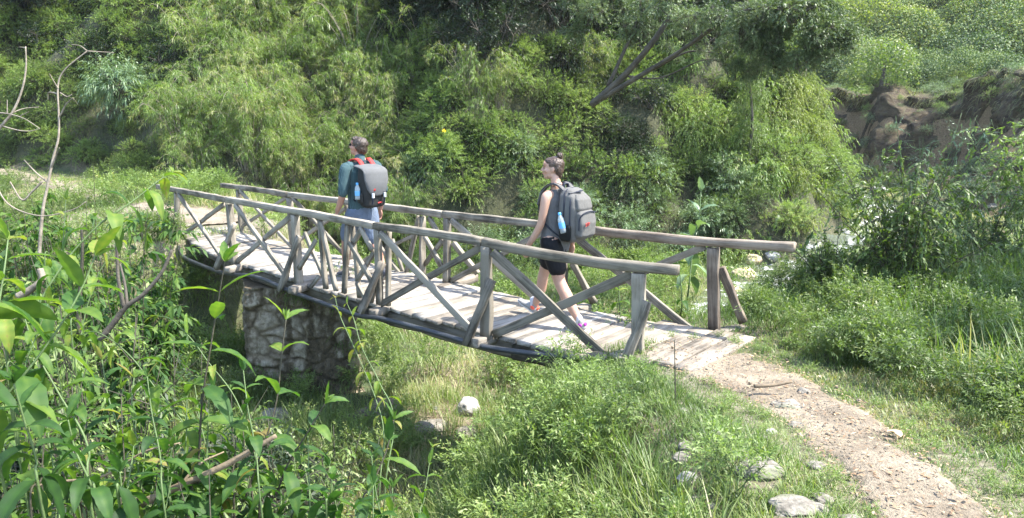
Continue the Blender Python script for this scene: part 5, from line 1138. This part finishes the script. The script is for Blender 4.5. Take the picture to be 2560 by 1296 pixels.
# bare saplings and dead wood
def twiggy(name, label, strokes, depth, mat, cat='sapling', group=None):
    root = None; q = Q(); base = dp(*strokes[0][0][0], depth)
    root = empty(name, tuple(base), label, cat, group)
    for i, (pts, r0, r1) in enumerate(strokes):
        P = spline([dp(x, y, depth+.12*math.sin(i*2.1)*(j/len(pts))) for j, (x, y) in enumerate(pts)], 6*len(pts)); tube(q if i else q, P, np.linspace(r0, r1, len(P)), 7)
    q.obj('branches', mat, root, smooth=True, local=False); return root
twiggy('bare_sapling', 'bare forked sapling with a bleached trunk rising left of the dark hollow', [([(98, 640), (102, 580), (108, 520), (118, 470), (132, 400), (146, 345), (147, 290), (145, 215), (162, 175), (218, 128)], .013, .004), ([(145, 235), (122, 232), (120, 250)], .006, .003), ([(145, 222), (135, 205), (124, 185)], .006, .002), ([(218, 128), (200, 115), (178, 112)], .005, .002), ([(218, 128), (250, 130), (285, 132)], .004, .002), ([(150, 290), (165, 262), (182, 245)], .006, .003), ([(150, 232), (168, 242), (180, 236)], .004, .002), ([(182, 245), (195, 262)], .003, .001), ([(128, 420), (140, 390), (149, 370)], .007, .003), ([(105, 455), (80, 480), (55, 500), (25, 455)], .008, .005), ([(118, 455), (90, 432), (60, 400)], .007, .003)], 5.5, M['bark_pale'], group='bare saplings on the left bank')
twiggy('bare_sapling', 'bare sapling leaning in from the left edge', [([(-60, 400), (0, 320), (32, 280), (55, 225), (65, 170), (64, 117)], .011, .004), ([(64, 120), (48, 118)], .004, .002), ([(-30, 280), (20, 285), (60, 297), (100, 322)], .005, .002), ([(-30, 305), (40, 325), (75, 328), (100, 322)], .005, .002), ([(30, 283), (60, 272), (98, 268)], .005, .002), ([(52, 290), (72, 280)], .004, .002), ([(18, 285), (18, 250)], .004, .002)], 5.0, M['bark_pale'], group='bare saplings on the left bank')
twiggy('dead_branch', 'long dead branch leaning through the weeds at the bottom left', [([(255, 1310), (330, 1270), (450, 1215), (560, 1165), (640, 1120), (690, 1090)], .012, .006), ([(450, 1215), (500, 1160), (560, 1130)], .005, .002)], 1.95, M['dead_wood'], 'branch', 'dead wood in the weeds')
twiggy('dead_branch', 'thin bent dead branch crossing the left slope', [([(-20, 440), (20, 510), (100, 540), (180, 525), (215, 505)], .004, .002)], 3.6, M['bark_pale'], 'branch', 'dead wood in the weeds')
twiggy('dead_branch', 'crooked pale branch end poking out at the left edge', [([(45, 742), (75, 725), (105, 700), (100, 672)], .011, .008)], 2.0, M['bark_pale'], 'branch', 'dead wood in the weeds')
twiggy('forked_branch', 'forked brown branch standing on the grassy slope left of the abutment', [([(250, 850), (290, 800), (318, 765), (360, 735), (405, 680), (430, 625)], .018, .008), ([(318, 765), (312, 710), (300, 660)], .010, .005), ([(310, 770), (296, 700), (292, 620), (290, 570)], .012, .005)], 4.2, M['bark'], 'branch', 'dead wood in the weeds')
twiggy('dark_sapling', 'thin dark upright stem on the left slope', [([(196, 840), (200, 740), (206, 640), (204, 570)], .012, .006)], 3.8, M['stem_dark'], 'sapling')
twiggy('pale_cane', 'long thin dead stem crossing the lower left thicket', [([(40, 1225), (150, 1205), (260, 1190), (360, 1130), (450, 1108)], .004, .002)], 1.9, M['dead_wood'], 'stem')
twiggy('weed_stalk', 'thin dark dry stalk standing at the trail edge by the last planks', [([(1688, 1040), (1688, 960), (1687, 900), (1686, 850)], .006, .003)], 5.3, M['stem_dark'], 'stalk')
twiggy('fallen_stick', 'pale split stick lying across the trail', [([(1885, 966), (1930, 964), (1980, 955)], .016, .010)], float(on_ground(1930, 966)[1]), M['dead_wood'], 'stick')
for o in [bpy.data.objects['fallen_stick']]:
    o.location.z += 0.0
# ------------------------------------------------------------------ rocks
def rock(name, label, p, r, seed, mat, flat=(1, 1, .7), group=None, sink=.36, cat='rock'):
    bm = bmesh.new(); bmesh.ops.create_icosphere(bm, subdivisions=5, radius=1); rg2 = np.random.default_rng(seed)
    pl_ = [(Vector(d), rg2.uniform(.68, .95)) for d in rdir(rg2, 12)]
    for v in bm.verts:
        c = v.co.copy()
        for n_, d_ in pl_:
            k = c.dot(n_)
            if k > d_: c -= n_*(k-d_)*.85
        c += c.normalized()*(.10*mnoise.fractal(c*1.7+Vector((seed, 0, 0)), .9, 2, 4)+.03*mnoise.fractal(c*8+Vector((seed, 3, 0)), .8, 2, 4))
        v.co = Vector((c.x*r*flat[0], c.y*r*flat[1], c.z*r*flat[2]))
    me = bpy.data.meshes.new(name); bm.to_mesh(me); bm.free(); me.polygons.foreach_set('use_smooth', np.ones(len(me.polygons), bool))
    o = put(name, me, mat); o.location = (p[0], p[1], p[2]+r*flat[2]*(1-2*sink)); o.rotation_euler = (0, 0, rg2.uniform(0, 6)); return tag(o, label, cat, group)
RK = []; RG = 'boulders in the gully'; VG = 'pale rocks at the trail edge'
for i, (px, py, w, mt, fl, lab, g) in enumerate((
    (1168, 1030, 60, 'rock_white', (1, .9, .85), 'white boulder in the grass of the gully under the footbridge', RG), (960, 1045, 85, 'rock_brown', (1, 1, .75), 'large brown boulder at the right foot of the abutment', RG), (915, 1045, 55, 'rock_brown', (1, 1, .6), 'smaller brown boulder leaning left of the large brown one', RG),
    (1075, 1072, 70, 'rock', (1.3, .8, .4), 'low flat pale rock between the brown boulders and the white one', RG), (1165, 1085, 50, 'rock', (1.2, .8, .45), 'low buff rock below the white boulder', RG), (1340, 975, 34, 'rock', (1, 1, .8), 'grey rock half hidden in weeds right of the white boulder', RG), (1305, 985, 24, 'rock_white', (1, 1, .7), 'small pale rock next to the half hidden grey one', RG), (690, 1050, 75, 'rock', (1.3, 1, .45), 'broad pale rock slab at the left foot of the abutment', RG),
    (573, 520, 26, 'rock', (.9, .8, 1.1), 'upright pale rock behind the start of the far railing', RG), (380, 575, 30, 'rock_white', (1.2, .8, .5), 'pale rock at the near side of the far landing', RG),
    (1790, 1095, 34, 'rock', (.9, 1, .8), 'upright pale rock on the gully edge, farthest from the camera', VG), (1845, 1140, 46, 'rock', (1.2, 1, .5), 'flat pale rock sunk in grass below the upright one', VG), (1900, 1180, 95, 'rock', (1.2, 1, .42), 'largest cracked pale rock at the grassy trail edge', VG), (1985, 1275, 90, 'rock', (1.3, 1, .4), 'broad pale rock cut by the bottom of the picture', VG), (2055, 1250, 46, 'rock', (1.2, 1, .45), 'small pale rock on top of the broad one at the bottom', VG),
    (2008, 990, 36, 'rock', (1, .9, .75), 'rounded rock beside the trail near the stick', VG), (1965, 1018, 52, 'rock', (1.3, 1, .4), 'low rock in short grass just below the rounded one', VG), (1712, 1030, 22, 'rock', (1, 1, .6), 'small rock in the grass near the railing end', VG), (2300, 1190, 40, 'rock', (1.3, 1, .4), 'small grey stone in the middle of the trail', VG), (2130, 1300, 40, 'rock', (1.2, 1, .4), 'grey stone at the bottom edge beside the trail', VG),
    (1640, 905, 14, 'rock', (1, 1, .7), 'little grey stone at the foot of the last near post', VG))):
    p = on_ground(px, py); sz = w/F*(np.dot(p-ORG, [0, TC, -TS]))*.5*1.15; RK.append((p[0], p[1], sz)); rock('boulder' if g is RG else 'rock', lab, p, sz, 800+i, M[mt], fl, g)
for i in range(26):
    px, py = (rg.uniform(1700, 2060), rg.uniform(985, 1290)) if i % 2 else (rg.uniform(640, 1400), rg.uniform(960, 1110))
    p = on_ground(px, py); s_ = rg.uniform(.02, .065); RK.append((p[0], p[1], s_*.8)); rock('small_stone', 'small pale stone scattered in the grass of the gully or the trail edge', p, s_, 900+i, M['rock' if i % 3 else 'rock_white'], (1.2, 1, .6), 'small stones scattered in the grass')
m_, nt_, bs_2, o_2 = newmat('rock_sand'); M['rock_sand'] = rockmat('rock_sand2', (.52, .43, .28), (.33, .25, .14))
SG = 'stones along the stream'
for i, (px, py, w, mt, lab) in enumerate(((1860, 700, 60, 'rock_sand', 'yellowish boulder on the stream bank behind the end post'), (1835, 735, 40, 'rock_sand', 'tan rock low on the stream bank'), (1880, 655, 44, 'rock_sand', 'tan rock just under the rail end'), (1930, 645, 34, 'rock_white', 'white stone in the stream right of the rail end'), (2010, 655, 40, 'rock_white', 'white stone in the stream behind the twiggy bush'), (2060, 690, 46, 'rock_white', 'bright stone in the rapids behind the twiggy bush'), (1920, 730, 36, 'rock_white', 'white stone at the near edge of the stream'), (2195, 482, 40, 'rock_white', 'pale boulder far up the stream'), (2450, 500, 36, 'rock', 'grey boulder at the foot of the eroded bank'), (2480, 520, 24, 'rock', 'small grey boulder beside the one at the bank foot'), (2530, 540, 40, 'rock', 'grey rock at the right edge by the bank foot'), (2110, 585, 30, 'rock_white', 'white stone midway up the stream'))):
    p = on_ground(px, py, 7.8); sz = w/F*(np.dot(p-ORG, [0, TC, -TS]))*.5*1.1; rock('stream_stone', lab, p, sz, 850+i, M[mt], (1.1, 1, .7), SG)
# ------------------------------------------------------------------ grass
def gmass(name, P, L, W, lean, mat, tint=(.5, .16), segs=3, tj=.35):
    n = len(P); t = np.clip(rg.normal(tint[0], tint[1], n)+.15*wav(P[:, 0]*2, P[:, 1]*2), 0, 1); q = grass_q(P-[0, 0, .01], L*rg.uniform(1-tj, 1+tj, n), W*rg.uniform(.7, 1.3, n), lean, t, rg, segs)
    return tag(q.obj(name, mat), kind='stuff')
nopath = lambda m: (lambda x, y, z: path_d(x, y) > m)
def clear(x, y):
    ok = np.ones(np.shape(x), bool)
    for a, b, s in RK:
        u = np.array([a, b])/math.hypot(a, b)
        for k, rr_ in ((0, 1.0), (.7, .95), (1.5, .8)): ok &= np.hypot(x-(a-u[0]*s*k), y-(b-u[1]*s*k)) > s*rr_
    return ok
isgully = lambda x, y: (sdist(x, y, E1) > .45) & clear(x, y) & ((sdist(x, y, E2) < -.3) | (y > 15))
inab = lambda x, y: (x > -4.0) & (x < -1.8) & (y > 9.05-.55*(x+2)) & (y < 11)
# under and before the bridge: tall grass in the gully
P = scatter(rg, -5, 2.2, 2.0, 9.5, 110000, lambda x, y, z: (isgully(x, y)) & ~inab(x, y), far=5.5); gmass('tall_grass', P, .36, .0075, .55, M['grass'], (.6, .19))
P = scatter(rg, -9, 13, 9.2, 20, 110000, lambda x, y, z: (isgully(x, y)) & ~inab(x, y) & (hillslope(x, y) < .4) & (np.min([np.hypot(x-a[0], y-a[1]) for a in sc_[::4]], axis=0) > 1.0)); gmass('gully_grass', P, .30, .012, .7, M['grass'], (.55, .18), 2)
P = scatter(rg, -16, -2.5, 5, 12.5, 100000, lambda x, y, z: (path_d(x, y) > .5) & (sdist(x, y, E2) > -3.4) & (sdist(x, y, E2) < .1)& ~inab(x, y), far=9); gmass('slope_grass', P, .26, .008, .6, M['grass'], (.62, .2))
P = scatter(rg, -24, -3, 10.5, 25, 90000, lambda x, y, z: (path_d(x, y) > .15) & (sdist(x, y, E2) > 0)); gmass('bank_grass', P, .13, .012, .6, M['grass'], (.5, .15), 2)
# trail verge (short, half dry)
P = scatter(rg, .9, 3.2, 2.6, 7.0, 75000, lambda x, y, z: (path_d(x, y) > -.05) & (sdist(x, y, E1) < .35) & (x-1.0 < (6.6-y)*.42+.35) & (wav(x*3, y*3) > -.35) & clear(x, y)); gmass('short_grass', P, .055, .0042, .9, M['grass'], (.58, .2), 2)
P = scatter(rg, .9, 3.6, 2.4, 7.0, 60000, lambda x, y, z: (path_d(x, y) > -.16) & (path_d(x, y) < .12) & (wav(x*4, y*4) > -.1) & clear(x, y)); gmass('trail_edge_grass', P, .05, .0045, .9, M['grass'], (.5, .2), 2)
P = scatter(rg, .3, 1.6, 2.4, 6.6, 26000, lambda x, y, z: (np.abs(sdist(x, y, E1)-.15) < .35) & clear(x, y)); gmass('edge_grass', P, .12, .0055, .7, M['grass'], (.5, .2))
# shaded side of the trail
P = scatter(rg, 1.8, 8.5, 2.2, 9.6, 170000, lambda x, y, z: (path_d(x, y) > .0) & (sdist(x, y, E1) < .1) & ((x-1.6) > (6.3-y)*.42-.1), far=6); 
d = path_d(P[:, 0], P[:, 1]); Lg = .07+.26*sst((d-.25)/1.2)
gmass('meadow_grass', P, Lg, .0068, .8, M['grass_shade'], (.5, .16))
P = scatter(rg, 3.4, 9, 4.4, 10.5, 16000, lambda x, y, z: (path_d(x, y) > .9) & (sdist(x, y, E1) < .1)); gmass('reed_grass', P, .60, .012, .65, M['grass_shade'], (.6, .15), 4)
P = scatter(rg, 9, 26, 9.5, 46, 70000, lambda x, y, z: (hillslope(x, y) < .0) & (sdist(x, y, E4) < .5)); gmass('valley_grass', P, .35, .02, .6, M['grass'], (.6, .18), 2)
P = scatter(rg, 13, 44, 14, 60, 90000, lambda x, y, z: (sdist(x, y, E4) > 3.2)); gmass('meadow_top_grass', P, .45, .03, .6, M['grass'], (.65, .18), 2)
P = scatter(rg, 13, 30, 14, 56, 30000, lambda x, y, z: (sdist(x, y, E4) > .2) & (sdist(x, y, E4) < 4) & (wav(x*2, y*2) > .1)); gmass('bank_dry_grass', P, .45, .02, .9, M['grass_dry'], (.4, .2), 2)
# the eroded cut of the right bank, built finely over the coarse terrain
nb, nd = 330, 46; cB = spline(np.c_[E4[1:10], np.zeros(9)], nb)[:, :2]; tB = nrm(np.gradient(cB, axis=0)); oB = np.c_[-tB[:, 1], tB[:, 0]]
dd_ = np.linspace(-.7, 6.2, nd); XB = cB[:, None, 0]+oB[:, None, 0]*dd_[None]; YB = cB[:, None, 1]+oB[:, None, 1]*dd_[None]
ZB = ground(XB, YB); env = np.sin(np.pi*np.clip((dd_+.7)/6.9, 0, 1))[None]**.5; VB = np.zeros((nb, nd, 3))
for i in range(nb):
    for j in range(nd):
        p = Vector((XB[i, j]*.55, YB[i, j]*.55, ZB[i, j]*.9)); f1 = mnoise.fractal(p, .75, 2.1, 6); f2 = abs(mnoise.noise(Vector((XB[i, j]*1.3, YB[i, j]*1.3, 3.)))); lip = math.exp(-((dd_[j]-3.6)/.55)**2)
        o_ = (.55*f1-.5*f2*(dd_[j] < 3.4)+lip*(.55+.5*f1))*env[0, j]
        VB[i, j] = (XB[i, j]-oB[i, 0]*o_, YB[i, j]-oB[i, 1]*o_, ZB[i, j]+.10*env[0, j]+.25*f1*env[0, j]+.2*lip)
q = Q(); b = (np.arange(nb-1)[:, None]*nd+np.arange(nd-1)[None]).ravel(); q.add(VB.reshape(-1, 3), np.stack([b, b+1, b+nd+1, b+nd], -1), np.tile(sst((dd_-3.4)/.6), nb))
m, nt, bs, out = newmat('eroded_soil'); co = coord(nt); n1 = tex(nt, 'ShaderNodeTexNoise', 1.0, coord(nt, 'Object', (.8, .8, 3.2)), 8, .7); n2 = tex(nt, 'ShaderNodeTexNoise', 5, co, 8, .75); vv = tex(nt, 'ShaderNodeTexVoronoi', 2.6, co)
f = mathn(nt, 'ADD', mathn(nt, 'MULTIPLY', n1.outputs[0], .5), mathn(nt, 'MULTIPLY', n2.outputs[0], .5)); c = ramp(nt, f, [(.34, (.012, .008, .005)), (.46, (.042, .029, .016)), (.56, (.095, .070, .036)), (.7, (.18, .145, .08))])
c = mixc(nt, ramp(nt, vv.outputs['Distance'], [(.10, (.8,)*3), (.16, (0,)*3)]), c, (.26, .24, .20)); at = nt.nodes.new('ShaderNodeAttribute'); at.attribute_name = 'tint'
gm = mathn(nt, 'MAXIMUM', at.outputs['Fac'], ramp(nt, n2.outputs[0], [(.55, (0,)*3), (.62, (.8,)*3)])); c = mixc(nt, gm, c, (.045, .06, .018)); nt.links.new(c, bs.inputs['Base Color']); bs.inputs['Roughness'].default_value = .95; bump(nt, bs, f, 1., .3)
tag(q.obj('eroded_bank', m), kind='structure')
kk = rg.integers(0, nb-1, 9000); jj = rg.normal(26, 2.2, 9000).astype(int).clip(0, nd-1); P = VB[kk, jj]+rg.normal(0, .12, (9000, 3)); P = P[infr(P)]; n = len(P); hg = -np.c_[oB[kk, 0], oB[kk, 1], np.zeros(9000)][:n]
q = Q(); D = nrm(-np.array([1., .35, 0])*rg.uniform(.5, 1.3, (n, 1))+rg.normal(0, .35, (n, 3))+[0, 0, .25]); leaves(q, P, D, np.tile([0, 0, 1.], (n, 1)), rg.uniform(.2, .5, n), .022, np.clip(rg.normal(.35, .25, n), 0, 1), 3, .9, 0, 0, 'blade'); tag(q.obj('hanging_dry_grass', M['grass_dry']), kind='stuff')
# pebbles
P = scatter(rg, .9, 3.3, 2.6, 7.0, 1500, lambda x, y, z: path_d(x, y) < .1); q = Q()
for p in P:
    s_ = rg.uniform(.002, .008)*(2.2 if rg.uniform() < .06 else 1); d = rdir(rg, 1)[0]*[1, 1, .3]; tube(q, [p+(0, 0, .036)-d*s_, p+(0, 0, .04)-d*s_*.4, p+(0, 0, .04)+d*s_*.5, p+(0, 0, .036)+d*s_], [s_*.3, s_*.8, s_*.75, s_*.25], 5, rg.uniform(0, 1))
tag(q.obj('pebbles', M['trail']), kind='stuff')
# litter on the trail and the last planks
P = scatter(rg, 1.0, 3.2, 2.6, 7.2, 4200, lambda x, y, z: path_d(x, y) < .06); n = len(P); a = rg.uniform(0, 6.3, n); q = Q()
leaves(q, P+[0, 0, .042], np.stack([np.cos(a), np.sin(a), rg.uniform(-.1, .3, n)], -1), np.tile([0, 0, 1.], (n, 1)), rg.uniform(.012, .05, n), rg.uniform(.004, .018, n), rg.uniform(0, 1, n), 2)
tag(q.obj('leaf_litter', M['litter']), kind='stuff')
for i, (px, py, s, lab) in enumerate(((2215, 1098, .11, 'large curled tan leaf on the right edge of the trail'), (2250, 1112, .09, 'smaller tan leaf touching the large curled one'), (2400, 1268, .05, 'orange-brown leaf on the trail at the bottom right'), (2048, 958, .06, 'tan leaf standing at the trail edge near the stick'))):
    p = on_ground(px, py); q = Q(); hero_leaf(q, p+(0, 0, .05), (rg.normal(), rg.normal(), .3), (0, .2, 1), s, s*.55, .25, .85, rg); tag(q.obj('dry_leaf', M['litter'], smooth=True), lab, 'leaf', 'dry leaves on the trail')
# leafy weeds through the gully grass and along the edges
PK = [shrub(900+i, .26, .42, 6, 9, 12, .05, .014, sL=.22, stem=.004, up=1.2) for i in range(4)]
PC = [shrub(920+i, .20, .22, 5, 9, 9, .028, .014, sL=.10, stem=.003, prof='round', up=.8) for i in range(3)]
def weeds(name, P, protos, smin, smax, lm, ti=0.):
    ql = Q()
    for p in P:
        i = rg.integers(0, len(protos)); t = [((p[0], p[1], p[2]-.02), rg.uniform(0, 6.3), rg.uniform(smin, smax), rg.normal(ti, .08))]; dup_into(ql, protos[i][0], t, rg); dup_into(ql, protos[i][1], t, rg)
    return tag(ql.obj(name, lm), kind='stuff')
P = scatter(rg, -3.5, 2, 2.5, 8.5, 170, lambda x, y, z: isgully(x, y) & ~inab(x, y)); weeds('gully_weeds', P, PK, .6, 1.2, M['leaf_bright'], .0)
P = scatter(rg, -10, 9, 9, 18.5, 380, lambda x, y, z: isgully(x, y) & ~inab(x, y)& (hillslope(x, y) < .2) & (np.min([np.hypot(x-a[0], y-a[1]) for a in sc_[::4]], axis=0) > 1.6)); weeds('gully_herbs', P, PK, .8, 1.8, M['leaf_bright'])
P = scatter(rg, -14, -3, 6, 12.5, 300, lambda x, y, z: (sdist(x, y, E2) > -3.4) & (path_d(x, y) > .4) & (sdist(x, y, E2) < .4) & ~inab(x, y)); weeds('slope_weeds', P, PK, .7, 1.5, M['leaf_mid'])
P = scatter(rg, -26, -6, 11, 21, 480, lambda x, y, z: (path_d(x, y) > .5) & (sdist(x, y, E2) > 0) & (hillslope(x, y) < .3)); weeds('bank_weeds', P, PK, .7, 1.35, M['leaf_mid'])
P = scatter(rg, -5, -.4, 1.3, 6.5, 600, lambda x, y, z: x < -.4-.3*(y-1)); weeds('near_weeds', P, PK, 1.2, 2.4, M['leaf_dark_shade'])  # dark leaf colour paints the shade down among these weeds
P = scatter(rg, 1.0, 3.4, 2.8, 7, 150, lambda x, y, z: (path_d(x, y) > .0) & clear(x, y)); weeds('clover', P, PC, .3, .65, M['leaf_bright'])
P = scatter(rg, 2.5, 8, 3.2, 9.5, 420, lambda x, y, z: (path_d(x, y) > .5) & (sdist(x, y, E1) < .1)); weeds('shade_herbs', P, PK, .6, 1.3, M['leaf_mid'])
# weeds one can tell apart
for i, (px, py, s, lm, lab) in enumerate(((1470, 985, .75, 'leaf_bright', 'bright willow-leaved weed clump hiding the deck edge near the last crossing brace'), (1400, 1010, .8, 'leaf_bright', 'tall bright weed clump left of the last near post'), (1600, 985, .7, 'leaf_bright', 'bright weed clump at the foot of the last near post'), (1560, 1080, .9, 'leaf_mid', 'shaded weed clump hanging beside the pipe end'), (1800, 1190, .8, 'leaf_bright', 'bright weed tuft between the pale rocks of the trail edge'), (1830, 1250, .9, 'leaf_bright', 'leafy weed tuft left of the largest pale rock'), (1250, 920, .9, 'leaf_mid', 'dark weed tuft under the footbridge right of the white boulder'), (1285, 905, .8, 'leaf_silver', 'grey-green weed under the deck'))):
    make_plant('weed_clump', PK[i % 4], M[lm], M['stem_green'], lab, 'weed', on_ground(px, py), s, i, 'bright weed clumps at the gully edge')
for i, (c_, s_, lab) in enumerate((((-2.2, 9.62, -.35), .55, 'creeper hanging from the upper right corner of the stone abutment'), ((-2.75, 9.66, -.35), .40, 'short creeper hanging over the middle of the stone abutment'), ((-2.15, 9.75, -1.1), .5, 'leafy creeper on the lower right edge of the stone abutment'))):
    make_plant('creeper', PV[i % 2], M['leaf_mid'], M['stem_dark'], lab, 'creeper', c_, s_, i*2.)
for i, (c_, s_, lab) in enumerate((((-2.1, 9.35), 1.1, 'leafy weed at the right foot of the stone abutment'), ((-2.9, 9.45), 1.0, 'leafy weed before the middle of the abutment foot'), ((-3.6, 9.4), 1.3, 'tall weed before the left corner of the abutment'), ((-4.4, 9.9), 1.5, 'bushy weed left of the abutment below the deck'), ((-4.9, 10.7), 1.3, 'bushy weed under the far end of the deck'))):
    make_plant('weed_clump', PK[i % 4], M['leaf_bright' if i % 2 else 'leaf_mid'], M['stem_green'], lab, 'weed', (c_[0], c_[1], float(ground(*c_))-.02), s_, i*1.3, 'weeds around the abutment')
# moss beard and creepers: yellow flowers on the left slope
root = make_plant('flowering_weed', PK[1], M['leaf_mid'], M['stem_green'], 'small weed with yellow flowers on the grassy slope at the left', 'weed', on_ground(180, 740), 1.3)
q = Q()
for _ in range(40):
    x, y = rg.uniform(165, 215) if rg.uniform() < .6 else rg.uniform(255, 278), rg.uniform(706, 728); c = dp(x, y, float(root.location.y)-.15); d = rdir(rg, 7, .5); leaves(q, np.tile(c, (7, 1)), d, rdir(rg, 7, .4), .028, .016, rg.uniform(0, 1, 7))
q.obj('flower', M['petal'], root, local=False)

# ------------------------------------------------------------------ the air
zlo = float(Z.min())-1; zhi = float(Z.max())+12
bm = bmesh.new(); bmesh.ops.create_cube(bm, size=1, matrix=Matrix.Translation((0, 7, (zlo+zhi)/2)) @ Matrix.Diagonal((700, 700, zhi-zlo, 1)))
me = bpy.data.meshes.new('haze'); bm.to_mesh(me); bm.free()
m = bpy.data.materials.new('haze'); m.use_nodes = True; m.node_tree.nodes.clear(); o_ = m.node_tree.nodes.new('ShaderNodeOutputMaterial'); v_ = m.node_tree.nodes.new('ShaderNodeVolumePrincipled')
v_.inputs['Density'].default_value = HAZE; v_.inputs['Color'].default_value = (.86, .90, .92, 1); v_.inputs['Anisotropy'].default_value = .2
m.node_tree.links.new(v_.outputs[0], o_.inputs['Volume']); tag(put('haze', me, m), kind='stuff')
